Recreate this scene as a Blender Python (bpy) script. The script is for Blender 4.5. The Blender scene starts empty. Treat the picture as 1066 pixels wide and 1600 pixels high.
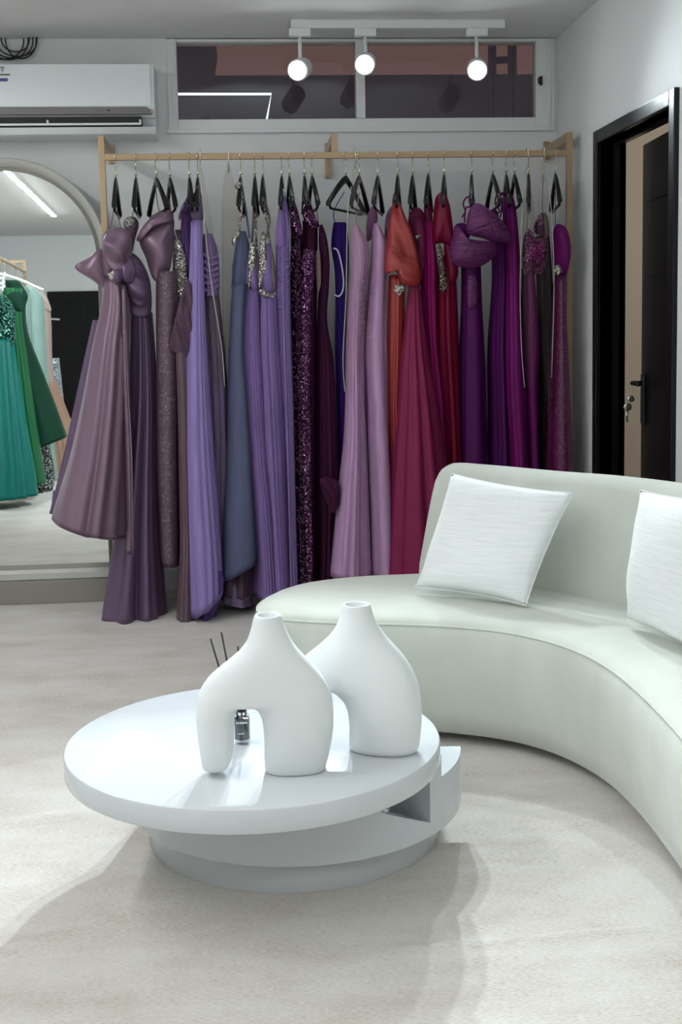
import bpy, bmesh, math, random
from mathutils import Vector, Matrix
PI = math.pi
sc = bpy.context.scene
COL = sc.collection
# ---------------------------------------------------------------- camera
CAM_H = 1.2
F, YAW, PITCH, ROLL, SHY = 1920.0, .077, .110, .0195, -80.0
def cam_axes():
    cy, sy, cp, sp = math.cos(YAW), math.sin(YAW), math.cos(PITCH), math.sin(PITCH)
    f = Vector((sy*cp, cy*cp, -sp)); r = Vector((cy, -sy, 0)); d = f.cross(r)
    c, s = math.cos(ROLL), math.sin(ROLL)
    return c*r + s*d, -s*r + c*d, f
AR, AD, AF = cam_axes()
CP = Vector((0, 0, CAM_H))
cam = bpy.data.cameras.new('camera'); cam.lens = F/1600*36; cam.sensor_width = 36; cam.shift_y = SHY/1600
cam.clip_start = .05
camo = bpy.data.objects.new('camera', cam); COL.objects.link(camo)
camo.matrix_world = Matrix(((AR.x, -AD.x, -AF.x, 0), (AR.y, -AD.y, -AF.y, 0), (AR.z, -AD.z, -AF.z, CAM_H), (0, 0, 0, 1)))
sc.camera = camo
# ---------------------------------------------------------------- world, exposure, lamps
sc.view_settings.view_transform = 'Standard'; sc.view_settings.look = 'None'
sc.view_settings.exposure = 0.30; sc.view_settings.gamma = 1; sc.view_settings.use_curve_mapping = False
sc.cycles.max_bounces = 8; sc.cycles.transparent_max_bounces = 12
w = bpy.data.worlds.new('dusk'); sc.world = w; w.use_nodes = True
w.node_tree.nodes['Background'].inputs[0].default_value = (.105, .060, .055, 1)
w.node_tree.nodes['Background'].inputs[1].default_value = 1.0
COOL = (.84, .955, 1.0)
SPOT_W, SIDE_W, LED_E, LED2_E = 285.0, 32.0, 82.0, 72.0
def spot_lamp(name, loc, target, watts, deg=80, blend=1.0, size=.03, color=COOL):
    l = bpy.data.lights.new(name, 'SPOT'); l.energy = watts; l.spot_size = math.radians(deg); l.spot_blend = blend
    l.shadow_soft_size = size; l.color = color
    o = bpy.data.objects.new(name, l); COL.objects.link(o); o.location = loc
    o.rotation_euler = (Vector(target)-Vector(loc)).to_track_quat('-Z', 'Y').to_euler()
    return o
# ---------------------------------------------------------------- pixel -> place helpers
def ray(x, y):
    return AR*((x-533)/F) + AD*((y-800-SHY)/F) + AF
def at(x, y, Y):                      # the point of that sight line lying on the vertical plane Y
    d = ray(x, y); return CP + d*(Y/d.y)
def atz(x, y, z):
    d = ray(x, y); return CP + d*((z-CAM_H)/d.z)
def atx(x, y, X):
    d = ray(x, y); return CP + d*(X/d.x)
MIR_Y = 5.455
def refl(x, y, Yr):                   # a point at depth Yr seen by way of the mirror
    d = ray(x, y); q = CP + d*((2*MIR_Y-Yr)/d.y); return Vector((q.x, Yr, q.z))
# ---------------------------------------------------------------- materials
def lin(c): c /= 255; return c/12.92 if c <= .04045 else ((c+.055)/1.055)**2.4
def rgb(r, g, b, k=1.0): return tuple(min(.95, lin(v)*k) for v in (r, g, b)) + (1,)
class NT:
    def __init__(s, name):
        s.m = bpy.data.materials.new(name); s.m.use_nodes = True; s.t = s.m.node_tree
        s.b = s.t.nodes['Principled BSDF']; s.out = s.t.nodes['Material Output']
    def n(s, typ, **kw):
        x = s.t.nodes.new(typ)
        for k, v in kw.items():
            if k.startswith('i_'):
                key = k[2:]; x.inputs[int(key) if key.isdigit() else key].default_value = v
            else: setattr(x, k, v)
        return x
    def l(s, a, b): s.t.links.new(a, b)
    def coord(s, scale=(1, 1, 1), out='Object'):
        c = s.n('ShaderNodeTexCoord'); mp = s.n('ShaderNodeMapping'); mp.inputs['Scale'].default_value = scale
        s.l(c.outputs[out], mp.inputs[0]); return mp.outputs[0]
    def ramp(s, fac, stops):
        r = s.n('ShaderNodeValToRGB'); e = r.color_ramp.elements
        while len(e) < len(stops): e.new(.5)
        for q, (p, c) in zip(e, stops): q.position = p; q.color = c
        s.l(fac, r.inputs[0]); return r.outputs[0]
    def bump(s, h, strength=.3, dist=.01):
        b = s.n('ShaderNodeBump'); b.inputs['Strength'].default_value = strength; b.inputs['Distance'].default_value = dist
        s.l(h, b.inputs['Height']); s.l(b.outputs[0], s.b.inputs['Normal'])
    def set(s, **kw):
        for k, v in kw.items(): s.b.inputs[k.replace('_', ' ')].default_value = v
        return s
def plain(name, c, rough=.5, metal=0, noise=0, nscale=40, spec=.5, coat=0):
    t = NT(name); t.set(Base_Color=c, Roughness=rough, Metallic=metal); t.b.inputs['Specular IOR Level'].default_value = spec
    t.b.inputs['Coat Weight'].default_value = coat
    nz = t.n('ShaderNodeTexNoise', i_Scale=nscale, i_Detail=4.0); t.l(t.coord(), nz.inputs['Vector'])
    if noise: t.bump(nz.outputs[0], noise, .004)
    d = [max(0, v*.985) for v in c[:3]] + [1]
    t.l(t.ramp(nz.outputs[0], [(.35, d), (.65, c)]), t.b.inputs['Base Color'])
    return t.m
def cloth(name, c, rough=.75, sheen=.12, stretch=(60, 60, 6), bump=.15, spec=.25, c2=None):
    t = NT(name); t.set(Base_Color=c, Roughness=rough); t.b.inputs['Specular IOR Level'].default_value = spec
    t.b.inputs['Sheen Weight'].default_value = sheen; t.b.inputs['Sheen Roughness'].default_value = .4
    t.b.inputs['Sheen Tint'].default_value = c
    nz = t.n('ShaderNodeTexNoise', i_Scale=1.0, i_Detail=5.0); t.l(t.coord(stretch), nz.inputs['Vector'])
    d = c2 or tuple(v*.8 for v in c[:3]) + (1,)
    t.l(t.ramp(nz.outputs[0], [(.3, d), (.7, c)]), t.b.inputs['Base Color']); t.bump(nz.outputs[0], bump, .004)
    return t.m
def satin(name, c, rough=.36, k=.35):
    t = NT(name); t.set(Base_Color=c, Roughness=rough, Metallic=k); t.b.inputs['Specular IOR Level'].default_value = .6
    t.b.inputs['Sheen Weight'].default_value = .25; t.b.inputs['Sheen Tint'].default_value = c
    nz = t.n('ShaderNodeTexNoise', i_Scale=1.0, i_Detail=3.0); t.l(t.coord((30, 30, 14)), nz.inputs['Vector'])
    t.bump(nz.outputs[0], .22, .008); return t.m
def sequin(name, c, c2, scale=210, rough=.22):
    t = NT(name); v = t.n('ShaderNodeTexVoronoi', i_Scale=float(scale)); t.l(t.coord(), v.inputs['Vector'])
    g = t.n('ShaderNodeNewGeometry'); sub = t.n('ShaderNodeVectorMath', operation='SUBTRACT'); sub.inputs[1].default_value = (.5, .5, .5)
    t.l(v.outputs['Color'], sub.inputs[0])
    sca = t.n('ShaderNodeVectorMath', operation='SCALE'); sca.inputs['Scale'].default_value = 1.5; t.l(sub.outputs[0], sca.inputs[0])
    ad = t.n('ShaderNodeVectorMath', operation='ADD'); t.l(g.outputs['Normal'], ad.inputs[0]); t.l(sca.outputs[0], ad.inputs[1])
    no = t.n('ShaderNodeVectorMath', operation='NORMALIZE'); t.l(ad.outputs[0], no.inputs[0]); t.l(no.outputs[0], t.b.inputs['Normal'])
    sp = t.n('ShaderNodeSeparateColor'); t.l(v.outputs['Color'], sp.inputs[0])
    t.l(t.ramp(sp.outputs[0], [(0, c), (.72, c), (.97, c2)]), t.b.inputs['Base Color'])
    t.set(Metallic=.75, Roughness=rough); return t.m
def beaded(name, c, c2, scale=55, dens=.42):
    # matt net with scrolls and dots of pale beads
    t = NT(name); co = t.coord()
    v = t.n('ShaderNodeTexVoronoi', i_Scale=230.0); t.l(co, v.inputs['Vector'])
    wv = t.n('ShaderNodeTexNoise', i_Scale=float(scale)*.45, i_Detail=1.0, i_Distortion=1.6); t.l(co, wv.inputs['Vector'])
    line = t.ramp(wv.outputs[0], [(.435, (0, 0, 0, 1)), (.475, (1, 1, 1, 1)), (.515, (0, 0, 0, 1))])
    dot = t.ramp(v.outputs['Distance'], [(dens*.35, (1, 1, 1, 1)), (dens, (0, 0, 0, 1))])
    sp = t.n('ShaderNodeSeparateColor'); t.l(v.outputs['Color'], sp.inputs[0])
    rare = t.ramp(sp.outputs[0], [(.93, (0, 0, 0, 1)), (.97, (1, 1, 1, 1))])
    mx = t.n('ShaderNodeMix', data_type='RGBA', blend_type='LIGHTEN'); mx.inputs[0].default_value = 1
    t.l(line, mx.inputs[6]); t.l(rare, mx.inputs[7])
    mu = t.n('ShaderNodeMix', data_type='RGBA', blend_type='MULTIPLY'); mu.inputs[0].default_value = 1
    t.l(mx.outputs[2], mu.inputs[6]); t.l(dot, mu.inputs[7])
    fm = t.n('ShaderNodeMix', data_type='RGBA'); fm.inputs[6].default_value = c; fm.inputs[7].default_value = c2
    t.l(mu.outputs[2], fm.inputs[0]); t.l(fm.outputs[2], t.b.inputs['Base Color'])
    t.l(mu.outputs[2], t.b.inputs['Metallic']); t.set(Roughness=.4); t.bump(mu.outputs[2], .5, .003); return t.m
def emit(name, c, s):
    t = NT(name); t.set(Base_Color=(0, 0, 0, 1)); t.b.inputs['Emission Color'].default_value = c; t.b.inputs['Emission Strength'].default_value = s
    return t.m
def film(name, tint, gloss=.12, rough=.15, fres=True):
    m = bpy.data.materials.new(name); m.use_nodes = True; t = m.node_tree; t.nodes.clear()
    o = t.nodes.new('ShaderNodeOutputMaterial'); mx = t.nodes.new('ShaderNodeMixShader')
    a = t.nodes.new('ShaderNodeBsdfTransparent'); a.inputs[0].default_value = tint
    g = t.nodes.new('ShaderNodeBsdfGlossy'); g.inputs['Roughness'].default_value = rough
    if fres:
        f = t.nodes.new('ShaderNodeFresnel'); f.inputs[0].default_value = 1.45; t.links.new(f.outputs[0], mx.inputs[0])
    else: mx.inputs[0].default_value = gloss
    t.links.new(a.outputs[0], mx.inputs[1]); t.links.new(g.outputs[0], mx.inputs[2]); t.links.new(mx.outputs[0], o.inputs[0]); return m
M = {}
M['wall'] = plain('wall_paint', (.83, .84, .84, 1), .85, 0, 0, 2, .2)
M['ceil'] = plain('ceiling_paint', (.78, .77, .78, 1), .9, 0, .04, 9, .2)
M['white_metal'] = plain('white_lacquered_metal', (.82, .84, .84, 1), .4)
M['gold'] = plain('brushed_gold_metal', (.43, .305, .185, 1), .42, .5, .05, 60)
M['hook'] = plain('pale_gold_hook', (.80, .74, .56, 1), .22, .9)
M['hanger'] = plain('black_lacquered_wood', (.006, .005, .006, 1), .3, 0, 0, 40, .22)
M['black'] = plain('black_gloss_paint', (.008, .007, .009, 1), .3, 0, .12, 30, .28)
M['black_matt'] = plain('black_matt', (.008, .008, .009, 1), .6)
M['black_leaf'] = plain('black_satin_door', (.008, .007, .008, 1), .55, 0, 0, 30, .15)
M['plastic'] = plain('white_plastic', (.80, .83, .84, 1), .3, 0, 0, 20, .5)
M['grey_strip'] = plain('grey_plastic_strip', (.19, .17, .18, 1), .45)
M['blue_print'] = plain('blue_print', (.06, .07, .28, 1), .5)
M['grey_print'] = plain('grey_print', (.25, .26, .30, 1), .5)
M['lacquer'] = plain('white_gloss_lacquer', (.585, .61, .635, 1), .13, 0, 0, 10, .25, 0)
M['ceramic'] = plain('matt_white_ceramic', (.72, .745, .75, 1), .8, 0, .02, 260, .2)
M['taupe'] = plain('taupe_painted_wood', (.27, .25, .22, 1), .5)
M['mirror_frame'] = plain('champagne_mirror_frame', (.50, .50, .47, 1), .4, .2)
M['beige'] = plain('beige_wall_paint', (.60, .56, .49, 1), .85)
M['steel'] = plain('keys_steel', (.6, .58, .52, 1), .3, .9)
M['cable'] = plain('black_cable', (.01, .01, .01, 1), .5)
t = NT('mirror_silver'); t.set(Base_Color=(.86, .90, .88, 1), Metallic=1.0, Roughness=.01); M['mirror'] = t.m
M['glass'] = film('window_glass', (.93, .94, .95, 1), rough=.02)
M['bag'] = film('clear_garment_bag', (.95, .93, .91, 1), .016, .16, False)
M['lamp_on'] = emit('lit_lamp', (.93, .98, 1, 1), 30)
M['led'] = emit('lit_led_strip', (.95, .985, .985, 1), LED_E)
M['led2'] = emit('lit_led_strip_wide', (.97, .985, .975, 1), LED2_E)
M['led_mirrored'] = emit('glowing_led_reflection', (.85, .95, 1, 1), 1.6)
M['dark_wall'] = plain('dark_night_wall', (.22, .28, .42, 1), .9)
M['liquid'] = plain('dark_amber_glass', (.035, .025, .025, 1), .12, 0, 0, 20, .6, .6)
M['clear'] = film('clear_glass', (.82, .84, .86, 1), .10, .03, False)
M['silver_beads'] = sequin('silver_beads', (.45, .42, .36, 1), (.95, .93, .85, 1), 190, .2)
M['white_trim'] = plain('white_piping', (.75, .74, .78, 1), .5)
# carpet
t = NT('beige_carpet'); n1 = t.n('ShaderNodeTexNoise', i_Scale=4.6, i_Detail=9.0, i_Roughness=.70); t.l(t.coord((.6, 1.3, 1)), n1.inputs['Vector'])
n2 = t.n('ShaderNodeTexNoise', i_Scale=1.0, i_Detail=4.0); t.l(t.coord((90, 420, 300)), n2.inputs['Vector'])
mixh = t.n('ShaderNodeMath', operation='ADD'); t.l(n1.outputs[0], mixh.inputs[0]); t.l(n2.outputs[0], mixh.inputs[1])
mh = t.n('ShaderNodeMath', operation='MULTIPLY'); mh.inputs[1].default_value = .5; t.l(mixh.outputs[0], mh.inputs[0])
t.l(t.ramp(mh.outputs[0], [(.34, (.46, .40, .345, 1)), (.49, (.625, .58, .535, 1)), (.64, (.735, .705, .675, 1))]), t.b.inputs['Base Color'])
t.set(Roughness=.95); t.b.inputs['Specular IOR Level'].default_value = .1; t.b.inputs['Sheen Weight'].default_value = .3
t.bump(mh.outputs[0], .7, .014); M['carpet'] = t.m
# sofa velvet
t = NT('pale_sage_velvet'); n1 = t.n('ShaderNodeTexNoise', i_Scale=7.0, i_Detail=6.0); t.l(t.coord((1, 1, .5)), n1.inputs['Vector'])
t.l(t.ramp(n1.outputs[0], [(.3, (.53, .555, .495, 1)), (.7, (.60, .625, .57, 1))]), t.b.inputs['Base Color'])
t.set(Roughness=.8); t.b.inputs['Sheen Weight'].default_value = .35; t.b.inputs['Specular IOR Level'].default_value = .2
t.bump(n1.outputs[0], .12, .02); M['velvet'] = t.m
t = NT('dark_felt'); t.set(Base_Color=(.02, .02, .02, 1), Roughness=.9); M['felt'] = t.m  # near-black felt of the sofa feet
# pillow weave
t = NT('white_slub_linen'); n1 = t.n('ShaderNodeTexNoise', i_Scale=1.0, i_Detail=6.0, i_Roughness=.7); t.l(t.coord((9, 9, 170)), n1.inputs['Vector'])
t.l(t.ramp(n1.outputs[0], [(.3, (.73, .75, .75, 1)), (.6, (.82, .84, .84, 1))]), t.b.inputs['Base Color'])
t.set(Roughness=.85); t.b.inputs['Specular IOR Level'].default_value = .15; t.bump(n1.outputs[0], .25, .004); M['linen'] = t.m
# ---------------------------------------------------------------- object helpers
def thing(name, label, cat, loc=(0, 0, 0), group=None, rz=0):
    o = bpy.data.objects.new(name, None); COL.objects.link(o); o.location = loc; o.rotation_euler = (0, 0, rz)
    o.empty_display_size = .05
    o['label'] = label; o['category'] = cat
    if group: o['group'] = group
    return o
def world_loc(o):
    v = Vector((0, 0, 0))
    while o: v += o.location; o = o.parent
    return v
def obj(name, bm, mat, parent=None, smooth=True, local=False, label=None, angle=None):
    me = bpy.data.meshes.new(name)
    bmesh.ops.recalc_face_normals(bm, faces=bm.faces)
    if parent and not local:
        off = world_loc(parent)
        for v in bm.verts: v.co -= off
    bm.to_mesh(me); bm.free()
    for p in me.polygons: p.use_smooth = smooth
    if smooth and angle: me.set_sharp_from_angle(angle=math.radians(angle))
    me.materials.append(mat)
    o = bpy.data.objects.new(name, me); COL.objects.link(o)
    if parent: o.parent = parent
    if label: o['label'] = label
    return o
def tag(o, label, cat, group=None):
    o['label'] = label; o['category'] = cat
    if group: o['group'] = group
    return o
def struct(name, bm, mat, smooth=False):
    o = obj(name, bm, mat, smooth=smooth); o['kind'] = 'structure'; return o
def box(bm, a, b, mtx=None, bev=0):
    a, b = Vector(a), Vector(b)
    r = bmesh.ops.create_cube(bm, size=1); vs = r['verts']
    for v in vs:
        v.co = Vector(((a.x+b.x)/2 + v.co.x*(b.x-a.x), (a.y+b.y)/2 + v.co.y*(b.y-a.y), (a.z+b.z)/2 + v.co.z*(b.z-a.z)))
    if bev:
        es = list({e for v in vs for e in v.link_edges})
        rr = bmesh.ops.bevel(bm, geom=es, offset=bev, segments=2, affect='EDGES', profile=.6)
        vs = list({v for f in rr['faces'] for v in f.verts} | {v for v in vs if v.is_valid})
    if mtx:
        for v in vs: v.co = mtx @ v.co
    return vs
def bxm(a, b, bev=0, mtx=None):
    bm = bmesh.new(); box(bm, a, b, mtx, bev); return bm
def loft(bm, rings, cap0=True, cap1=True, closed=True):
    L = [[bm.verts.new(p) for p in r] for r in rings]
    n = len(L[0])
    for a, b in zip(L, L[1:]):
        for i in range(n if closed else n-1):
            j = (i+1) % n
            try: bm.faces.new((a[i], a[j], b[j], b[i]))
            except ValueError: pass
    if cap0: bm.faces.new(L[0][::-1])
    if cap1: bm.faces.new(L[-1])
    return L
def tube(bm, pts, r, n=8, caps=True):
    pts = [Vector(p) for p in pts]; rings = []
    up = None
    for i, p in enumerate(pts):
        tg = (pts[min(i+1, len(pts)-1)] - pts[max(i-1, 0)]).normalized()
        if up is None:
            up = Vector((0, 0, 1)) if abs(tg.z) < .9 else Vector((1, 0, 0))
        s = tg.cross(up).normalized(); up = s.cross(tg).normalized()
        rr = r[i] if isinstance(r, (list, tuple)) else r
        rings.append([p + (s*math.cos(2*PI*k/n) + up*math.sin(2*PI*k/n))*rr for k in range(n)])
    loft(bm, rings, caps, caps)
def lathe(bm, prof, c=(0, 0, 0), n=48, mtx=None):
    c = Vector(c); rings = []
    for r, z in prof:
        ring = [Vector((r*math.cos(2*PI*k/n), r*math.sin(2*PI*k/n), z)) for k in range(n)]
        rings.append([(mtx @ p if mtx else p) + c for p in ring])
    loft(bm, rings)
def cat(pts, k=6, closed=False):
    P = [Vector(p) for p in pts]; out = []; n = len(P)
    for i in range(n if closed else n-1):
        if closed: a, b, c, d = P[i-1], P[i], P[(i+1) % n], P[(i+2) % n]
        else: a, b, c, d = P[max(i-1, 0)], P[i], P[i+1], P[min(i+2, n-1)]
        for j in range(k):
            t = j/k
            out.append(.5*((2*b) + (c-a)*t + (2*a-5*b+4*c-d)*t*t + (3*b-a-3*c+d)*t**3))
    if not closed: out.append(P[-1])
    return out
def interp(rows, y):
    if y <= rows[0][0]: return rows[0][1:]
    for i, (a, b) in enumerate(zip(rows, rows[1:])):
        if y <= b[0]:
            t = (y-a[0])/max(1e-6, b[0]-a[0])
            p = rows[max(i-1, 0)]; q = rows[min(i+2, len(rows)-1)]
            res = []
            for k in range(1, len(a)):
                h = b[0]-a[0]
                ma = (b[k]-p[k])/max(1e-6, b[0]-p[0])*h; mb = (q[k]-a[k])/max(1e-6, q[0]-a[0])*h
                t2, t3 = t*t, t**3
                res.append((2*t3-3*t2+1)*a[k] + (t3-2*t2+t)*ma + (-2*t3+3*t2)*b[k] + (t3-t2)*mb)
            return res
    return rows[-1][1:]
# ---------------------------------------------------------------- the room
WX, WY, LX, BY, CZ = 1.444, 5.60, -3.3, -6.0, 2.463
def floor_h(x, y):
    h = 0
    for (ax, ay, bx, by, wd, hh) in CREASES:
        dx, dy = bx-ax, by-ay; L = math.hypot(dx, dy)
        u = ((x-ax)*dx + (y-ay)*dy)/(L*L); uu = min(1, max(0, u))
        dd = math.hypot(x-ax-uu*dx, y-ay-uu*dy)
        if dd < wd*3: h += hh*math.exp(-(dd/wd)**2)*min(1, 6*min(uu+.05, 1.05-uu))
    return h
CREASES = []
for (p, q, wd, hh) in [((-30, 1500), (130, 1450), .020, 0.0119), ((130, 1450), (275, 1403), .018, 0.0102), ((600, 1486), (800, 1470), .012, 0.0068),
                       ((800, 1470), (1040, 1450), .012, 0.0068), ((0, 1290), (135, 1272), .03, 0.0102), ((800, 1295), (960, 1285), .02, 0.0068), ((-20, 1160), (90, 1150), .03, 0.0085)]:
    a, b = atz(*p, 0), atz(*q, 0); CREASES.append((a.x, a.y, b.x, b.y, wd, hh))
bm = bmesh.new()
def grid(bm, x0, x1, nx, y0, y1, ny, fn):
    V = [[bm.verts.new((x0+(x1-x0)*i/nx, y0+(y1-y0)*j/ny, fn(x0+(x1-x0)*i/nx, y0+(y1-y0)*j/ny))) for i in range(nx+1)] for j in range(ny+1)]
    for j in range(ny):
        for i in range(nx): bm.faces.new((V[j][i], V[j][i+1], V[j+1][i+1], V[j+1][i]))
ys = [BY, 1.7, 3.3, WY]
grid(bm, LX, WX, 6, BY, 1.7, 6, lambda x, y: 0)
grid(bm, LX, WX, 300, 1.7, 3.4, 150, floor_h)
grid(bm, LX, WX, 6, 3.4, WY, 6, lambda x, y: 0)
struct('floor', bm, M['carpet'], True)
struct('ceiling', bxm((LX-.1, BY-.1, CZ), (WX+.15, WY+.15, CZ+.1)), M['ceil'])
# rear wall with the high window opening
W0, W1, WZ0, WZ1 = at(262, 130, WY).x, at(866, 130, WY).x, at(560, 202, WY).z, CZ-.004
bm = bmesh.new()
box(bm, (LX-.1, WY, -.05), (W0, WY+.15, CZ)); box(bm, (W1, WY, -.05), (WX+.15, WY+.15, CZ)); box(bm, (W0, WY, -.05), (W1, WY+.15, WZ0))
struct('wall_back', bm, M['wall'])
struct('wall_left', bxm((LX-.1, BY-.1, -.05), (LX, WY, CZ)), M['wall'])
struct('wall_front', bxm((LX, BY-.1, -.05), (WX, BY, CZ)), M['wall'])
DY0, DY1, DZ = 4.075, 4.915, 1.90
bm = bmesh.new()
box(bm, (WX, BY-.1, -.05), (WX+.10, DY0, CZ)); box(bm, (WX, DY1, -.05), (WX+.10, WY, CZ)); box(bm, (WX, DY0, DZ), (WX+.10, DY1, CZ))
struct('wall_right', bm, M['wall'])
# window
bm = bmesh.new(); fy0, fy1 = WY-.012, WY+.06
xm0, xm1 = at(556, 130, WY).x, at(570, 130, WY).x
xl, xr = at(277, 130, WY).x, at(837, 130, WY).x
zb, zt = at(500, 186, WY).z, CZ-.016
for a, b in (((W0, fy0, WZ0), (xl, fy1, WZ1)), ((xr, fy0, WZ0), (W1, fy1, WZ1)), ((xl, fy0, WZ0), (xr, fy1, zb)), ((xl, fy0, zt), (xr, fy1, WZ1)), ((xm0, fy0-.006, zb), (xm1, fy1, zt))):
    box(bm, a, b, bev=.003)
win = thing('window_1', 'high two pane window with white frame above the dress rail', 'window', (W0, WY, WZ0)); win['kind'] = 'structure'
del win['category']
obj('window_frame', bm, M['white_metal'], win, False)
bm = bmesh.new()
box(bm, (W0-.01, WY-.02, WZ0-.014), (W1-.005, WY+.01, WZ0+.004), bev=.003); box(bm, (W0+.022, WY-.02, WZ0), (W0+.034, WY-.01, WZ1)); box(bm, (W1-.034, WY-.02, WZ0), (W1-.022, WY-.01, WZ1))
obj('window_sill', bm, M['white_metal'], win, False)
for a, b in ((xl, xm0), (xm1, xr)):
    obj('pane', bxm((a, WY+.022, zb), (b, WY+.026, zt)), M['glass'], win, False)
pl = at(846, 126, WY-.02)
bm = bmesh.new(); box(bm, (pl.x-.006, WY-.022, pl.z-.02), (pl.x+.006, WY-.012, pl.z+.02), bev=.002); tube(bm, [(pl.x-.012, WY-.03, pl.z+.012), (pl.x-.016, WY-.034, pl.z), (pl.x-.012, WY-.03, pl.z-.016)], .004)
obj('latch', bm, M['black_matt'], win, label='small black window latch')
# outside the window: evening buildings
p0, p1 = at(255, 116, 12), at(900, 118, 12)
nb = tag(obj('neighbouring_building', bxm((p0.x-3, 12, -.5), (p1.x+3, 16, (p0.z+p1.z)/2)), M['dark_wall'], None, False), 'dark flat roofed building outside behind both window panes', 'building')
p0, p1 = at(240, 66, 9), at(312, 112, 9)
bm = bmesh.new(); loft(bm, [[(p0.x-2, 9, -.5), (p1.x-.02, 9, -.5), (p1.x-.02, 11, -.5), (p0.x-2, 11, -.5)], [(p0.x-2, 9, p1.z), (p1.x, 9, p1.z), (p1.x, 11, p1.z), (p0.x-2, 11, p1.z)], [(p0.x-2, 9, p1.z+.5), (p1.x+.10, 9, p1.z+.5), (p1.x+.10, 11, p1.z+.5), (p0.x-2, 11, p1.z+.5)]])
tag(obj('tower_block', bm, M['dark_wall'], None, False), 'dark tower block outside at the left edge of the window', 'building')
bm = bmesh.new()
for xx in (766, 772, 797, 804):
    a, b = at(xx, 60, 11.4), at(xx, 120, 11.4); tube(bm, [(b.x, 11.4, -.5), (a.x, 11.4, a.z)], .022, 6)
mast = thing('scaffold_tower', 'thin dark scaffold tower outside behind the right window pane', 'scaffold', (at(785, 120, 11.4).x, 11.4, at(785, 120, 11.4).z))
obj('upright', bm, M['dark_wall'], mast)
for (a, b) in (((766, 92), (804, 90)), ((766, 98), (804, 95))):
    bm = bmesh.new(); tube(bm, [at(*a, 11.4), at(*b, 11.4)], .018, 6); obj('cross_bar', bm, M['dark_wall'], mast)
bm = bmesh.new(); tube(bm, [at(268, 147, 5.95), at(424, 147, 5.95), at(416, 192, 5.95)], .006, 6)  # glowing tube stands in for the ceiling LED lines mirrored in the pane
tag(obj('led_reflection', bm, M['led_mirrored']), 'thin bent white reflection of the ceiling lights in the left window pane', 'reflection')
# door on the right wall
d1 = thing('door_1', 'black door standing ajar in its black frame', 'door', (WX, (DY0+DY1)/2, 0)); d1['kind'] = 'structure'; del d1['category']
bm = bmesh.new(); tw = .052; px0 = WX-.018
box(bm, (px0, DY0-tw, 0), (WX+.105, DY0, DZ+tw), bev=.004); box(bm, (px0, DY1, 0), (WX+.105, DY1+tw, DZ+tw), bev=.004); box(bm, (px0, DY0, DZ), (WX+.105, DY1, DZ+tw), bev=.004)
box(bm, (WX+.05, DY0, 0), (WX+.075, DY0+.012, DZ)); box(bm, (WX+.05, DY1-.012, 0), (WX+.075, DY1, DZ)); box(bm, (WX+.05, DY0, DZ-.012), (WX+.075, DY1, DZ))
obj('door_frame', bm, M['black'], d1, False)
hinge = Vector((WX+.115, DY0+.015, 0)); phi = math.radians(3.5); LW = .80
mt = Matrix.Translation(hinge) @ Matrix.Rotation(-phi, 4, 'Z')
bm = bmesh.new(); box(bm, (0, 0, .01), (.04, LW, DZ-.012), mt, .002)
for zz in (.25, .62, .99, 1.36, 1.66):
    box(bm, (-.004, .1, zz), (.002, LW-.1, zz+.02), mt)
leaf = obj('door_leaf', bm, M['black_leaf'], d1, False)
bm = bmesh.new(); box(bm, (-.012, LW-.075, .78), (0, LW-.03, .98), mt, .004); tube(bm, [mt @ Vector((-.01, LW-.05, 0.945)), mt @ Vector((-.05, LW-.05, .945)), mt @ Vector((-.052, LW-.16, .945))], .009)
tube(bm, [mt @ Vector((.02, LW, .935)), mt @ Vector((.02, LW+.05, .935)), mt @ Vector((.02, LW+.09, .938))], .010)
obj('door_handle', bm, M['black_matt'], d1)
kc = at(983, 617, 4.80)
bm = bmesh.new()
for (x, y, r) in ((986, 623, .014), (981, 636, .016)):
    c = at(x, y, 4.78); lathe(bm, [(r*.5, -.003), (r, -.002), (r, .002), (r*.5, .003)], c, 16, Matrix.Rotation(PI/2, 3, 'X'))
c = at(980, 640, 4.78); box(bm, (c.x-.004, c.y-.001, c.z-.05), (c.x+.004, c.y+.001, c.z))
tube(bm, [at(992, 625, 4.80), at(984, 627, 4.78), at(982, 634, 4.78)], .002, 6)
tag(obj('key_bunch', bm, M['steel'], None), 'bunch of keys hanging from the lock of the black door', 'keys')
# room beyond the door
bm = bmesh.new(); box(bm, (WX+.15, 6.6, -.05), (3.4, 6.7, CZ)); box(bm, (3.3, 3.0, -.05), (3.4, 6.6, CZ)); box(bm, (WX+.10, 2.9, -.05), (3.4, 3.0, CZ)); box(bm, (WX+.151, WY+.15, -.05), (WX+.2, 6.6, CZ))
struct('wall_beyond', bm, M['beige'])
struct('ceiling_beyond', bxm((WX+.15, 2.9, CZ), (3.4, 6.7, CZ+.1)), M['ceil'])
struct('floor_beyond', bxm((WX+.1, 2.9, -.1), (3.4, 6.7, 0)), M['beige'])
bl = bpy.data.lights.new('hall_lamp', 'POINT'); bl.energy = 15; bl.color = (1, .93, .84); bl.shadow_soft_size = .1
blo = bpy.data.objects.new('hall_lamp', bl); COL.objects.link(blo); blo.location = (2.5, 4.9, 2.2)
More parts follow.
